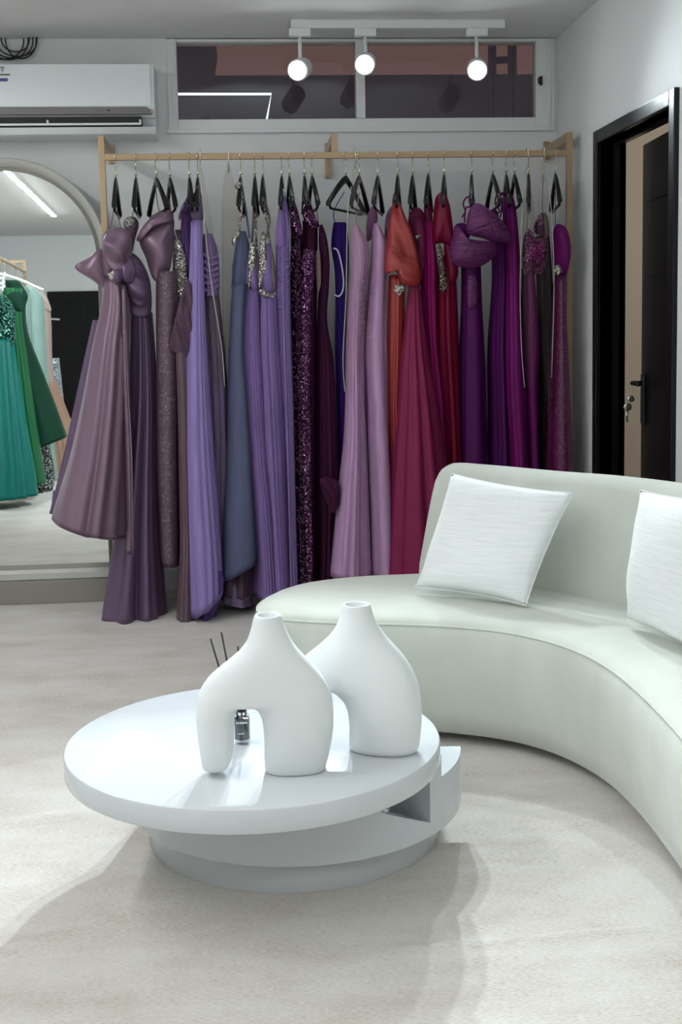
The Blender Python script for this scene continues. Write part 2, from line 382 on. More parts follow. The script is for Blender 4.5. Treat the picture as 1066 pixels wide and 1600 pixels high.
# black double door on the far side of the room (seen in the mirror)
d2 = thing('door_2', 'wide black door seen in the mirror', 'door', (-1.6, BY, 0)); d2['kind'] = 'structure'; del d2['category']
dz_ = refl(120, 455, BY).z; dx0, dx1 = refl(76, 500, BY).x, refl(190, 500, BY).x
bm = bmesh.new(); box(bm, (dx0, BY, 0), (dx1, BY+.04, dz_), bev=.004)
for xx in (dx0+.08, (dx0+dx1)/2+.04):
    for zz in (.2, .75, 1.2): box(bm, (xx, BY+.035, zz), (xx+(dx1-dx0)/2-.12, BY+.048, zz+.38), bev=.004)
obj('door_leaf', bm, M['black_leaf'], d2, False)
h = refl(85, 498, BY+.08); bm = bmesh.new(); tube(bm, [(h.x-.07, BY+.05, h.z), (h.x-.07, BY+.08, h.z), (h.x+.07, BY+.085, h.z-.01)], .012); obj('door_handle', bm, M['white_metal'], d2)
# ---------------------------------------------------------------- ceiling lights
def led_line(a, b, label, mat='led'):
    a, b = Vector(a), Vector(b); dv = (b-a).normalized(); s = Vector((-dv.y, dv.x, 0))*.025
    o = thing('linear_light', label, 'ceiling light', tuple((a+b)/2), 'linear ceiling lights')
    bm = bmesh.new(); loft(bm, [[a-s, a+s, a+s+Vector((0, 0, -.02)), a-s+Vector((0, 0, -.02))], [b-s, b+s, b+s+Vector((0, 0, -.02)), b-s+Vector((0, 0, -.02))]])
    obj('housing', bm, M['white_metal'], o, False)
    s = s*.8; z = Vector((0, 0, -.0205)); z2 = Vector((0, 0, -.024))
    bm = bmesh.new(); loft(bm, [[a-s+z, a+s+z, a+s+z2, a-s+z2], [b-s+z, b+s+z, b+s+z2, b-s+z2]])
    obj('diffuser', bm, M[mat], o, False)
led_line((-1.605, 4.5, CZ), (-2.02, -2.9, CZ), 'long straight white light line on the ceiling seen in the arched mirror')
led_line((-1.1, -.5, CZ), (.8, -.5, CZ), 'white light line across the ceiling behind the viewer', 'led2')
# track with three lit spots
TY = 5.28
ta, tb = at(455, 44, TY), at(788, 42, TY)
tr = thing('track_rail', 'white ceiling track carrying three lit spotlights above the window', 'lighting track', (ta.x, TY, CZ))
obj('rail', bxm((ta.x, TY-.017, CZ-.034), (tb.x, TY+.017, CZ), .002), M['white_metal'], tr, False)
aims = [(465, 110, 470, 'left'), (570, 101, 574, 'middle'), (746, 110, 737, 'right')]
LAB = {'left': 'lit white spotlight, leftmost of the three on the track', 'middle': 'lit white spotlight, middle of the three on the track', 'right': 'lit white spotlight, rightmost of the three on the track'}
for (px, py, ax, nm) in aims:
    face = at(px, py, TY-.06); tgt = {'left': Vector((-1.05, .5, .75)), 'middle': Vector((-.35, .3, .75)), 'right': Vector((.15, .3, .75))}[nm]
    ax_ = (tgt-face).normalized(); q = ax_.to_track_quat('Z', 'Y').to_matrix()
    s = thing('track_spotlight', LAB[nm], 'spotlight', (face.x, face.y, face.z), 'track spotlights')
    bm = bmesh.new(); lathe(bm, [(.030, -.125), (.040, -.12), (.043, -.10), (.043, 0), (.038, .002), (.037, -.008)], face, 32, q); obj('lamp_head', bm, M['white_metal'], s, angle=40)
    bm = bmesh.new(); lathe(bm, [(.001, -.006), (.036, -.006), (.036, -.0045), (.001, -.0045)], face, 32, q); obj('lens', bm, M['lamp_on'], s)
    bk = face - ax_*.06
    bm = bmesh.new(); box(bm, (bk.x-.045, TY-.018, CZ-.066), (bk.x+.045, TY+.018, CZ-.0345), bev=.003); obj('adapter', bm, M['white_metal'], s, False)
    bm = bmesh.new(); tube(bm, [(bk.x, TY, CZ-.066), (bk.x, TY, bk.z+.03)], .008); tube(bm, [(bk.x, TY, bk.z+.034), (bk.x-.0, bk.y, bk.z)], .012); obj('stem', bm, M['white_metal'], s)
    spot_lamp('spot_beam', tuple(face + ax_*.012), tuple(tgt), SPOT_W*{'left': 1.3, 'middle': .95, 'right': .52}[nm])
# added unseen spot at the left, brightening the sofa's right arm
s = thing('added_spotlight', 'added unseen ceiling spotlight at the left, brightening the sofa', 'spotlight', (-1.25, 2.3, CZ))
bm = bmesh.new(); lathe(bm, [(.043, -.13), (.043, -.0), (.03, 0)], (-1.25, 2.3, CZ), 32); obj('lamp_head', bm, M['white_metal'], s, angle=40)  # head of the added unseen spot
bm = bmesh.new(); lathe(bm, [(.001, -.133), (.036, -.133), (.036, -.1305), (.001, -.1305)], (-1.25, 2.3, CZ), 32); obj('lens', bm, M['lamp_on'], s)  # lens of the added unseen spot
spot_lamp('spot_beam', (-1.25, 2.3, CZ-.15), (1.0, 2.5, .3), SIDE_W, 60, .9, .06)
# ---------------------------------------------------------------- curved sofa
sofa = thing('curved_sofa', 'pale sage green curved velvet sofa with a low rounded back', 'sofa', (.95, 3.0, 0))
inner = [(.03, 3.56), (.095, 3.485), (.24, 3.425), (.43, 3.375), (.565, 3.325), (.69, 3.245), (.785, 3.12), (.845, 2.95), (.866, 2.75), (.863, 2.5), (.845, 2.25), (.80, 1.95), (.72, 1.62), (.62, 1.38), (.60, 1.22)]
outer = [(.75, 1.12), (.98, 1.25), (1.18, 1.55), (1.32, 2.0), (1.385, 2.5), (1.39, 3.0), (1.345, 3.35), (1.23, 3.63), (1.06, 3.83), (.88, 3.97), (.72, 4.05), (.555, 4.045), (.361, 4.035), (.186, 3.972), (.075, 3.862), (.018, 3.73), (.008, 3.63)]
plan = [(p.x, p.y) for p in cat([(x, y, 0) for x, y in inner+outer], 7, True)]
def inset(P, d):
    n = len(P); out = []
    area = sum(P[i][0]*P[(i+1) % n][1]-P[(i+1) % n][0]*P[i][1] for i in range(n)); sg = 1 if area > 0 else -1
    for i in range(n):
        ax, ay = P[i-1]; bx, by = P[(i+1) % n]; dx, dy = bx-ax, by-ay; L = math.hypot(dx, dy)
        out.append((P[i][0]-dy/L*d*sg, P[i][1]+dx/L*d*sg))
    return out
bm = bmesh.new()
rings = [[(x, y, z) for x, y in inset(plan, d)] for z, d in ((.03, .055), (.04, .035), (.10, .018), (.20, .004), (.28, 0), (.325, .003), (.347, .010), (.361, .022), (.370, .040), (.376, .07), (.380, .11))]
loft(bm, rings); seat = obj('seat', bm, M['velvet'], sofa)
bm = bmesh.new(); tube(bm, [(x, y, .352) for x, y in inset(plan, .011)], .0035, 6, False)
pr_ = obj('piping', bm, M['velvet'], seat, local=False)
front = [(.60, 4.00), (.735, 3.845), (.874, 3.668), (.995, 3.545), (1.085, 3.41), (1.155, 3.237), (1.185, 3.0), (1.185, 2.6), (1.15, 2.15), (1.06, 1.72), (.92, 1.42), (.80, 1.30)]
fp = cat([(x, y, 0) for x, y in front], 6)
sec = [(-.01, .30), (.0, .40), (.018, .55), (.032, .65), (.045, .70), (.065, .727), (.095, .737), (.13, .733), (.158, .712), (.172, .67), (.176, .55), (.172, .30), (.15, .06), (.02, .06)]
bm = bmesh.new(); rings = []; N = len(fp)
def ringat(p, tg, sc_, push):
    nrm = Vector((-tg.y, tg.x, 0)) ; cx, cz = .08, .40; r = []
    for a, z in sec:
        aa = cx + (a-cx)*sc_; zz = z if z < .3 else z - (1-sc_)*.10*((z-.3)/.43)
        r.append(p + nrm*aa + tg*(push + .06*max(0, (z-.38)/.35)*.9*WT) + Vector((0, 0, zz)))
    return r
for i in range(N):
    tg = (fp[min(i+1, N-1)]-fp[max(i-1, 0)]).normalized(); tg = Vector((tg.x, tg.y, 0))
    WT = max(0, 1-i/14)
    if i == 0:
        for k in range(5):
            a = PI/2*k/4; rings.append(ringat(fp[0], tg, .35+.65*math.sin(a)**.6 if k else .30, -.075*math.cos(a)))
    else: rings.append(ringat(fp[i], tg, 1, 0))
loft(bm, rings); obj('backrest', bm, M['velvet'], sofa)
for (x, y) in ((.30, 3.72), (.95, 3.2), (1.05, 2.4), (.9, 1.5)):
    bm = bmesh.new(); lathe(bm, [(.022, 0), (.025, .04), (.025, .06)], (x, y, 0), 20); obj('foot', bm, M['felt'], sofa)
# ---------------------------------------------------------------- scatter cushions
def pillow(name, label, c4, T, seed):
    bl_, br, tr_, tl = [Vector(p) for p in c4]; rnd = random.Random(seed)
    nrm = ((br-bl_).cross(tl-bl_)).normalized()
    mid = (bl_+br+tr_+tl)/4; o = thing(name, label, 'cushion', tuple((bl_+br)/2), 'white cushions on the curved sofa')
    G = 36; bm = bmesh.new(); V = {}
    ph = [rnd.uniform(0, 6.28) for _ in range(12)]
    for s in (1, -1):
        for i in range(G+1):
            for j in range(G+1):
                u, v = -1+2*i/G, -1+2*j/G
                edge = i in (0, G) or j in (0, G)
                if s < 0 and edge: V[s, i, j] = V[1, i, j]; continue
                pu = 1-.055*(1-v*v)*abs(u)**3; pv = 1-.055*(1-u*u)*abs(v)**3
                uu, vv = u*pu, v*pv
                p = bl_*((1-uu)*(1-vv)/4) + br*((1+uu)*(1-vv)/4) + tr_*((1+uu)*(1+vv)/4) + tl*((1-uu)*(1+vv)/4)
                h = T*((1-u**2)*(1-v**2))**.42*(1+.12*math.sin(2.3*u+ph[0])*math.sin(1.9*v+ph[1]))
                ew = (1-u*u)*(1-v*v)
                wr = .006*math.sin(9*(u+v*.5)+ph[2])*max(0, abs(u*v))**1.5*2.2*ew**.3 + .0035*math.sin(7*v-3*u+ph[3])*(abs(u)**4)*ew**.4
                V[s, i, j] = bm.verts.new(p + nrm*s*(h+wr*s*-1 if not edge else 0))
        for i in range(G):
            for j in range(G):
                q = [V[s, i, j], V[s, i+1, j], V[s, i+1, j+1], V[s, i, j+1]]
                bm.faces.new(q if s > 0 else q[::-1])
    cv = obj('cover', bm, M['linen'], o)
    bm = bmesh.new(); loop = []
    for (i0, j0, di, dj) in ((0, 0, 1, 0), (G, 0, 0, 1), (G, G, -1, 0), (0, G, 0, -1)):
        for k in range(G):
            i, j = i0+di*k, j0+dj*k; u, v = -1+2*i/G, -1+2*j/G
            pu = 1-.055*(1-v*v)*abs(u)**3; pv = 1-.055*(1-u*u)*abs(v)**3; uu, vv = u*pu, v*pv
            loop.append(bl_*((1-uu)*(1-vv)/4) + br*((1+uu)*(1-vv)/4) + tr_*((1+uu)*(1+vv)/4) + tl*((1-uu)*(1+vv)/4))
    loop.append(loop[0]); tube(bm, loop, .0022, 6, False); obj('seam', bm, M['linen'], o)
    return o
pillow('scatter_cushion', 'square white slub cushion leaning at the left end of the sofa back', [atz(650, 918, .40), atz(822, 946, .39), at(896, 771, 3.50), at(706, 740, 3.74)], .062, 3)
b0, b1 = Vector((1.022, 3.19, .40)), Vector((1.085, 2.80, .39))
pillow('scatter_cushion', 'square white cushion cut off by the right edge of the photo', [at(981, 967, 3.16), b1, (1.175, 2.80, .765), at(1001, 766, 3.20)], .06, 8)
# ---------------------------------------------------------------- round coffee table
tc, bc = Vector((-.002, 2.634, 0)), Vector((.10, 2.845, 0))
tab = thing('coffee_table', 'round white gloss coffee table with an offset lower drum', 'coffee table', (.05, 2.74, 0))
bm = bmesh.new(); lathe(bm, [(.400, .2505), (.408, .252), (.410, .256), (.410, .294), (.408, .299), (.404, .301)], tc, 160); obj('tabletop', bm, M['lacquer'], tab, angle=35)
bm = bmesh.new(); lathe(bm, [(.347, 0), (.349, .003), (.349, .08)], (bc.x-.008, bc.y+.003, 0), 128); obj('plinth', bm, M['lacquer'], tab, angle=35)
# drum: front half circle, its upper edge stepped; a notch shows under the tabletop
R = .390
def az_of_px(px):
    best = None
    for k in range(-900, -60):
        a = math.radians(k*.1); p = bc + Vector((R*math.cos(a), R*math.sin(a), .2)); v = p-CP
        x = 533 + F*v.dot(AR)/v.dot(AF)
        if best is None or abs(x-px) < best[0]: best = (abs(x-px), a)
    return best[1]
a_tip = math.radians(-7); a_r = az_of_px(672) ; a_l = az_of_px(590); a_s = az_of_px(690)
def drum_z(a, py):
    ys_ = []
    for z in (0, .25):
        v = bc + Vector((R*math.cos(a), R*math.sin(a), z)) - CP; ys_.append(800+SHY+F*v.dot(AD)/v.dot(AF))
    return .25*(py-ys_[0])/(ys_[1]-ys_[0])
z_l, z_r = drum_z(a_l, 1268), drum_z(a_r, 1285)
print('drum', a_l, a_r, z_l, z_r)
bm = bmesh.new(); outerL, innerL = [], []
NS = 150; a0, a1 = math.radians(-215), a_tip
angs = sorted({a0+(a1-a0)*i/NS for i in range(NS+1)} | {a_r, a_r-.0008, a_l, a_s, a_s-.0008})
def ztop(a):
    if a > a_s - .0004: return .2
    if a > a_r - .0004: return .2504
    if a > a_l: return min(.2504, z_l + (z_r-z_l)*((a-a_l)/(a_r-a_l)))
    return .2504
rings = []
for a in angs:
    d = Vector((math.cos(a), math.sin(a), 0)); z = ztop(a)
    ri = R-.11 if a > a_l else .05
    rings.append([bc+d*R+Vector((0, 0, .079)), bc+d*R+Vector((0, 0, z)), bc+d*ri+Vector((0, 0, z if a > a_l else .2504)), bc+d*ri+Vector((0, 0, .079))])
loft(bm, rings); obj('drum', bm, M['lacquer'], tab, angle=30)
bm = bmesh.new(); lathe(bm, [(.25, .12), (.25, .2503)], (bc.x-.02, bc.y-.03, 0), 64); obj('core', bm, M['lacquer'], tab, angle=30)
# ---------------------------------------------------------------- two arched vases
def smooth_remesh(o, vox=.0034, it=24):
    m = o.modifiers.new('remesh', 'REMESH'); m.mode = 'VOXEL'; m.voxel_size = vox; m.use_smooth_shade = True
    s = o.modifiers.new('smooth', 'SMOOTH'); s.iterations = it; s.factor = .5
def ell(bm, rows, dep, org, ux, uy, ex, cap=True):
    rings = []
    for k, (xa, xb, z) in enumerate(rows):
        d = dep[k] if isinstance(dep, list) else dep
        c = org + ux*((xa+xb)/2) + Vector((0, 0, z)); h = (xb-xa)/2
        e = 2/(ex[k] if isinstance(ex, list) else ex); sg = lambda v: math.copysign(abs(v)**e, v)
        rings.append([c + ux*(h*sg(math.cos(2*PI*i/64))) + uy*(d*sg(math.sin(2*PI*i/64))) for i in range(64)])
    loft(bm, rings, cap, cap)
def vase(name, label, Y, base_px, rows, dy, rz=0):
    org = at(base_px[0], base_px[1], Y); org.z = .301
    o = thing(name, label, 'vase', tuple(org), 'white arched vases on the round table')
    ux, uy = Vector((math.cos(rz), math.sin(rz), 0)), Vector((-math.sin(rz), math.cos(rz), 0))
    kz = math.cos(rz)
    bm = bmesh.new()
    for part in rows:
        R2, D = [], []
        for (y, xa, xb, d) in part:
            A, B = at(xa, y, Y), at(xb, y, Y); R2.append(((A.x-org.x)/kz, (B.x-org.x)/kz, max(0, (A.z+B.z)/2-.301))); D.append(d)
        top = part[-1][0] < 1040
        ell(bm, R2, D, org, ux, uy, [2+1.6*max(0, min(1, (q[0]-990)/100)) for q in part] if top else 2.35)
    v = obj('body', bm, M['ceramic'], o); smooth_remesh(v)
    return o
V1 = [
 [(1200, 316, 357, .034), (1185, 314, 362, .040), (1165, 311, 366, .045), (1140, 308, 366, .048), (1120, 306, 367, .050), (1105, 306.5, 372, .051), (1096, 307.5, 386, .051), (1080, 310, 400, .051)],
 [(1206, 414, 508, .040), (1185, 413, 513, .046), (1160, 413, 518, .050), (1140, 412, 521, .052), (1120, 409, 521.5, .053), (1105, 402, 521, .053), (1096, 385, 520, .053), (1080, 370, 517, .053)],
 [(1097, 308, 519.5, .051), (1088, 309, 518, .052), (1070, 315, 510, .051), (1055, 326, 501, .050), (1042, 341, 490, .048), (1030, 357, 479, .046), (1015, 375, 465, .043), (1000, 386, 455, .039), (985, 391, 448, .034), (972, 394, 443, .031), (963, 396, 441, .0295), (958.5, 398, 439, .028), (957, 400.5, 436.5, .0255), (959, 402.5, 434.5, .0235), (975, 403, 434, .023), (1005, 405, 432, .021)]]
vase('arched_vase', 'matt white vase with an open arch, front one, reed bottle behind it', 2.42, (412, 1203), V1, .05)
V2 = [
 [(1180, 452, 492, .036), (1160, 447, 500, .042), (1130, 444, 508, .048), (1105, 444, 514, .052), (1085, 447, 519, .054), (1074, 450, 535, .054), (1060, 455, 560, .054)],
 [(1180, 548, 645, .042), (1160, 547, 650, .048), (1130, 548, 653, .052), (1110, 546, 653.5, .054), (1095, 541, 653, .055), (1083, 530, 652, .055), (1074, 515, 650.5, .055), (1060, 500, 648, .055)],
 [(1075, 450, 650.5, .054), (1060, 456, 646, .054), (1042, 467, 639, .052), (1025, 482, 629, .049), (1010, 500, 617, .046), (995, 515, 603, .042), (980, 526, 592, .038), (965, 532, 584, .033), (952, 534.5, 580, .030), (943, 536, 578.5, .0285), (940.5, 538.5, 576, .026), (943, 541, 573, .024), (960, 542, 572, .0235), (990, 543, 571, .021)]]
vase('arched_vase', 'matt white vase behind, turned so its arch shows narrowly', 2.53, (560, 1176), V2, .055, math.radians(-20))
# reed diffuser
rb = atz(379, 1161, .301); dif = thing('reed_diffuser', 'small dark reed diffuser bottle seen through the front vase arch', 'diffuser', tuple(rb))
bm = bmesh.new(); lathe(bm, [(.014, .001), (.0165, .003), (.0175, .010), (.0175, .055), (.016, .064), (.010, .070), (.0075, .075), (.0075, .084)], rb, 32); bot = obj('bottle', bm, M['clear'], dif, angle=50)
bm = bmesh.new(); lathe(bm, [(.013, .010), (.0165, .011), (.0165, .056), (.013, .058)], rb, 32); obj('fragrance_oil', bm, M['liquid'], bot, angle=50)
bm = bmesh.new(); lathe(bm, [(.0088, .070), (.0092, .072), (.0092, .090), (.0075, .092)], rb, 24); obj('collar', bm, M['black'], dif, angle=50)
bm = bmesh.new()
for i in range(6):
    bm = bmesh.new(); box(bm, (rb.x-.012+i*.0042, rb.y-.0183, rb.z+.049), (rb.x-.0095+i*.0042, rb.y-.0172, rb.z+.0525)); obj('printed_letter', bm, M['plastic'], bot, False)
bm = bmesh.new(); box(bm, (rb.x-.008, rb.y-.0183, rb.z+.026), (rb.x+.004, rb.y-.0172, rb.z+.0275)); obj('printed_line', bm, M['plastic'], bot, False)
for i, (px, py) in enumerate(((329, 998), (346, 988), (372, 1010), (388, 1030))):
    top = at(px, py, rb.y+.02+.008*i); bm = bmesh.new(); tube(bm, [(rb.x+.003*(i-1.5), rb.y, rb.z+.012), top], .0022, 6); obj('reed', bm, M['black_matt'], dif)
# ---------------------------------------------------------------- arched mirror
mx, mr = -1.000, .430; mz = 1.505
mi = thing('arched_mirror', 'tall arched floor mirror standing on a taupe plinth at the left', 'mirror', (mx, MIR_Y, 0))
def arch(r, zb_, y):
    pts = [(mx+r, y, zb_)] + [(mx+r*math.cos(PI*i/48), y, mz+r*math.sin(PI*i/48)) for i in range(49)] + [(mx-r, y, zb_)]
    return pts
bm = bmesh.new(); loft(bm, [arch(mr-.036, .16, MIR_Y), arch(mr-.036, .16, MIR_Y+.02)]); obj('mirror_glass', bm, M['mirror'], mi, False)
bm = bmesh.new()
loft(bm, [arch(mr-.036, .155, MIR_Y+.03), arch(mr-.036, .155, MIR_Y-.004), arch(mr-.018, .135, MIR_Y-.022), arch(mr-.004, .11, MIR_Y-.026), arch(mr, .105, MIR_Y-.022), arch(mr, .105, MIR_Y+.03)], False, False)
obj('frame', bm, M['mirror_frame'], mi, angle=30)
bm = bmesh.new(); loft(bm, [arch(mr-.037, .158, MIR_Y-.0005), arch(mr-.037, .158, MIR_Y-.006), arch(mr-.052, .145, MIR_Y-.010), arch(mr-.052, .171, MIR_Y-.0005)], False, False)
obj('inner_bead', bm, M['taupe'], mi, angle=30)
bm = bmesh.new(); box(bm, (mx-mr-.02, MIR_Y-.03, 0), (mx+mr+.02, MIR_Y+.05, .104), bev=.004); obj('plinth', bm, M['taupe'], mi, False)
# ---------------------------------------------------------------- air conditioner
AY = 5.40
tl, br_ = at(-260, 92, AY), at(241, 214, AY)
zt_, zb_ = at(100, 96.5, AY).z, at(100, 209.5, AY).z; xr_ = at(241, 150, AY).x; xl_ = xr_-.90
ac = thing('air_conditioner', 'white split air conditioner mounted high at the left of the window', 'air conditioner', (xr_, WY, zb_))
zz = lambda y: at(120, y, AY).z
bm = bmesh.new()
prof = [(WY-.002, zt_), (AY+.05, zt_), (AY+.012, zt_-.008), (AY+.004, zz(170)), (AY+.03, zz(182)), (AY+.06, zz(183)), (AY+.085, zz(196)), (AY+.012, zz(198)), (AY+.03, zb_+.004), (AY+.06, zb_), (WY-.002, zb_)]
loft(bm, [[(xl_, y, z) for y, z in prof], [(xr_, y, z) for y, z in prof]]); obj('body', bm, M['plastic'], ac, False)
bm = bmesh.new(); xe = at(235.5, 150, AY).x
prof = [(AY+.02, zt_-.004), (AY, zt_-.010), (AY-.006, zz(130)), (AY-.004, zz(160)), (AY-.002, zz(166.5)), (AY+.02, zz(166.5))]
loft(bm, [[(xl_+.01, y, z) for y, z in prof], [(xe, y, z) for y, z in prof]]); fpn = obj('front_panel', bm, M['plastic'], ac, True, angle=35)
bm = bmesh.new()
loft(bm, [[(x, AY-.003, z) for x, z in L] for L in ([(xl_+.01, zz(167)), (xe-.02, zz(168)), (xe-.004, zz(172)), (xe, zz(179)), (xl_+.01, zz(178))],)] + [[(x, AY+.02, z) for x, z in ([(xl_+.01, zz(167)), (xe-.02, zz(168)), (xe-.004, zz(172)), (xe, zz(179)), (xl_+.01, zz(178))])]])
obj('grey_strip', bm, M['grey_strip'], ac, False, label='dark grey strip under the front panel')
sd = at(170, 173, AY-.004); bm = bmesh.new(); lathe(bm, [(.004, -.001), (.004, .001)], (sd.x, AY-.0035, zz(173)), 16, Matrix.Rotation(PI/2, 3, 'X')); obj('sensor', bm, M['black'], ac)
xo = at(221, 190, AY).x
bm = bmesh.new(); box(bm, (xl_+.04, AY+.010, zz(196.5)), (xo, AY+.09, zz(182))); obj('air_outlet', bm, M['black_matt'], ac, False)
bm = bmesh.new(); box(bm, (xl_+.04, AY+.001, zz(195.5)), (xo-.003, AY+.012, zz(192.2)), bev=.001); obj('louvre', bm, M['plastic'], ac, False)
for px in (-60, 74, 219):
    x = at(px, 190, AY).x; bm = bmesh.new(); box(bm, (x-.004, AY+.002, zz(195)), (x+.004, AY+.012, zz(187)), bev=.001); obj('louvre_clip', bm, M['plastic'], ac, False)
bm = bmesh.new(); a = at(-60, 100, AY-.007); b = at(15, 100, AY-.007)
def acp(x0, x1, y0, y1, mat, nm):
    bm = bmesh.new(); A, B = at(x0, y0, AY-.007), at(x1, y1, AY-.007); box(bm, (A.x, AY-.0075, B.z), (B.x, AY-.0045, A.z)); return obj(nm, bm, mat, fpn, False)
acp(-50, 15.5, 116, 117.3, M['black_matt'], 'printed_line'); acp(-40, 12, 122.5, 127, M['blue_print'], 'printed_bar')
bm = bmesh.new()
for (x, y, r) in ((1.6, 105, .004), (5, 105, .004), (3.4, 108.5, .0045), (3.6, 112, .0025)):
    p = at(x, y, AY-.007); lathe(bm, [(r, -.0012), (r, .0012)], (p.x, AY-.006, p.z), 14, Matrix.Rotation(PI/2, 3, 'X'))
obj('printed_emblem', bm, M['grey_print'], fpn, False)
# coil of cable on top of the unit
rnd = random.Random(4)
co = thing('cable_coil', 'loose loops of black cable hanging above the air conditioner', 'cable', (at(25, 92, AY+.09).x, AY+.09, zt_))
for k, (xa, xb, yl) in enumerate(((-14, 52, 91), (-6, 58, 88), (2, 46, 80), (-20, 44, 92), (8, 56, 90), (-30, 36, 91))):
    A, B = at(xa, 66, AY+.17), at(xb, 66, AY+.17); low = at(20, yl, AY+.17).z
    pts = [(A.x+(B.x-A.x)*(.5-.5*math.cos(PI*i/24)), AY+.165+.004*k+.003*math.sin(3*PI*i/24+k), CZ-.001-(CZ-low)*math.sin(PI*i/24)**.8) for i in range(25)]
    bm = bmesh.new(); tube(bm, pts, .0032, 6); obj('cable_loop', bm, M['cable'], co)
# ---------------------------------------------------------------- dress rail
BY_ = 5.20
bz = (at(165, 243.5, BY_).z + at(888, 242, BY_).z)/2
pxl, pxr = at(161.5, 300, BY_).x, at(889.5, 300, BY_).x
ptop = (at(161, 211.5, BY_).z + at(889, 208.5, BY_).z)/2
rail = thing('dress_rail', 'gold metal dress rail fixed to the back wall carrying the gowns', 'clothes rail', ((pxl+pxr)/2, BY_, 0))
h = .0125
bm = bmesh.new(); box(bm, (pxl+h, BY_-h, bz-h), (pxr-h, BY_+h, bz+h), bev=.0015); obj('hanging_bar', bm, M['gold'], rail, False)
for x in (pxl, pxr):
    bm = bmesh.new(); box(bm, (x-h, BY_-h, 0), (x+h, BY_+h, ptop), bev=.0015); obj('post', bm, M['gold'], rail, False)
    bm = bmesh.new(); box(bm, (x-h, BY_+h, ptop-.04), (x+h, WY-.02, ptop-.002), bev=.0015); obj('wall_arm', bm, M['gold'], rail, False)
    bm = bmesh.new(); box(bm, (x-h, WY-.022, ptop-.06), (x+h, WY, ptop+.02), bev=.0015); obj('wall_plate', bm, M['gold'], rail, False)
xm = at(522.5, 230, BY_).x
bm = bmesh.new(); box(bm, (xm-h, BY_-h, bz+h), (xm+h, BY_+h, ptop), bev=.0015); obj('upright', bm, M['gold'], rail, False)
bm = bmesh.new(); box(bm, (xm-h, BY_+h, ptop-.04), (xm+h, WY-.02, ptop-.002), bev=.0015); obj('wall_arm', bm, M['gold'], rail, False)
bm = bmesh.new(); box(bm, (xm-h, WY-.022, ptop-.13), (xm+h, WY, ptop+.02), bev=.0015); obj('wall_plate', bm, M['gold'], rail, False)
#@@GOWNS
# ---------------------------------------------------------------- hangers
def hang_parts():
    bm = bmesh.new(); pts = []
    for k in range(15):
        a = math.radians(205 - 205*k/14); pts.append((0, .021*math.cos(a)*-1, .004+.021*math.sin(a)))
    pts = [(0, -.0185, -.012)] + [Vector((0, p[1], p[2])) for p in pts] + [(0, .021, -.012), (0, .012, -.032), (0, .001, -.045), (0, 0, -.082)]
    # the hook rises over the bar and drops to the neck
    tube(bm, pts, .0024, 8); hook = bm
    bm = bmesh.new(); lathe(bm, [(.003, -.066), (.0065, -.064), (.0065, -.058), (.003, -.056)], (0, 0, 0), 12); col_ = bm
    bm = bmesh.new(); rings = []
    for k in range(-12, 13):
        u = k/12; a = abs(u); y = .205*u; z = -.088 - .012*a - .105*a**1.25; hh = .015-.004*a; tx = .006+.004*a
        rings.append([(tx*sx, y, z+hh*sz) for sx, sz in ((-.6, 1), (.6, 1), (1, .5), (1, -.5), (.6, -1), (-.6, -1), (-1, -.5), (-1, .5))])
    loft(bm, rings); sh = bm
    bm = bmesh.new(); tube(bm, [(0, -.192, -.205), (0, -.18, -.222), (0, .18, -.222), (0, .192, -.205)], .0055, 8); bar = bm
    return hook, col_, sh, bar
HP = None
def hanger(px, deg, label, py=243, lift=0):
    global HP
    p = at(px, py, BY_); loc = (p.x, BY_, bz+.0125+.0025-.0235+lift)
    if HP is None:
        o = thing('clothes_hanger', label, 'hanger', (0, 0, 0), 'black hangers on the dress rail')
        a, b, c, d = hang_parts()
        HP = [o, obj('hook', a, M['hook'], o, local=True, label='pale gold hook'), obj('collar', b, M['hook'], o, local=True), obj('shoulder', c, M['hanger'], o, local=True, angle=50), obj('trouser_bar', d, M['hanger'], o, local=True)]
    else:
        o = HP[0].copy(); COL.objects.link(o); o['label'] = label
        for c in HP[1:]:
            k = c.copy(); COL.objects.link(k); k.parent = o
    o.location = loc; o.rotation_euler = (0, 0, -math.radians(deg) - math.atan2(p.x, BY_))
    return o
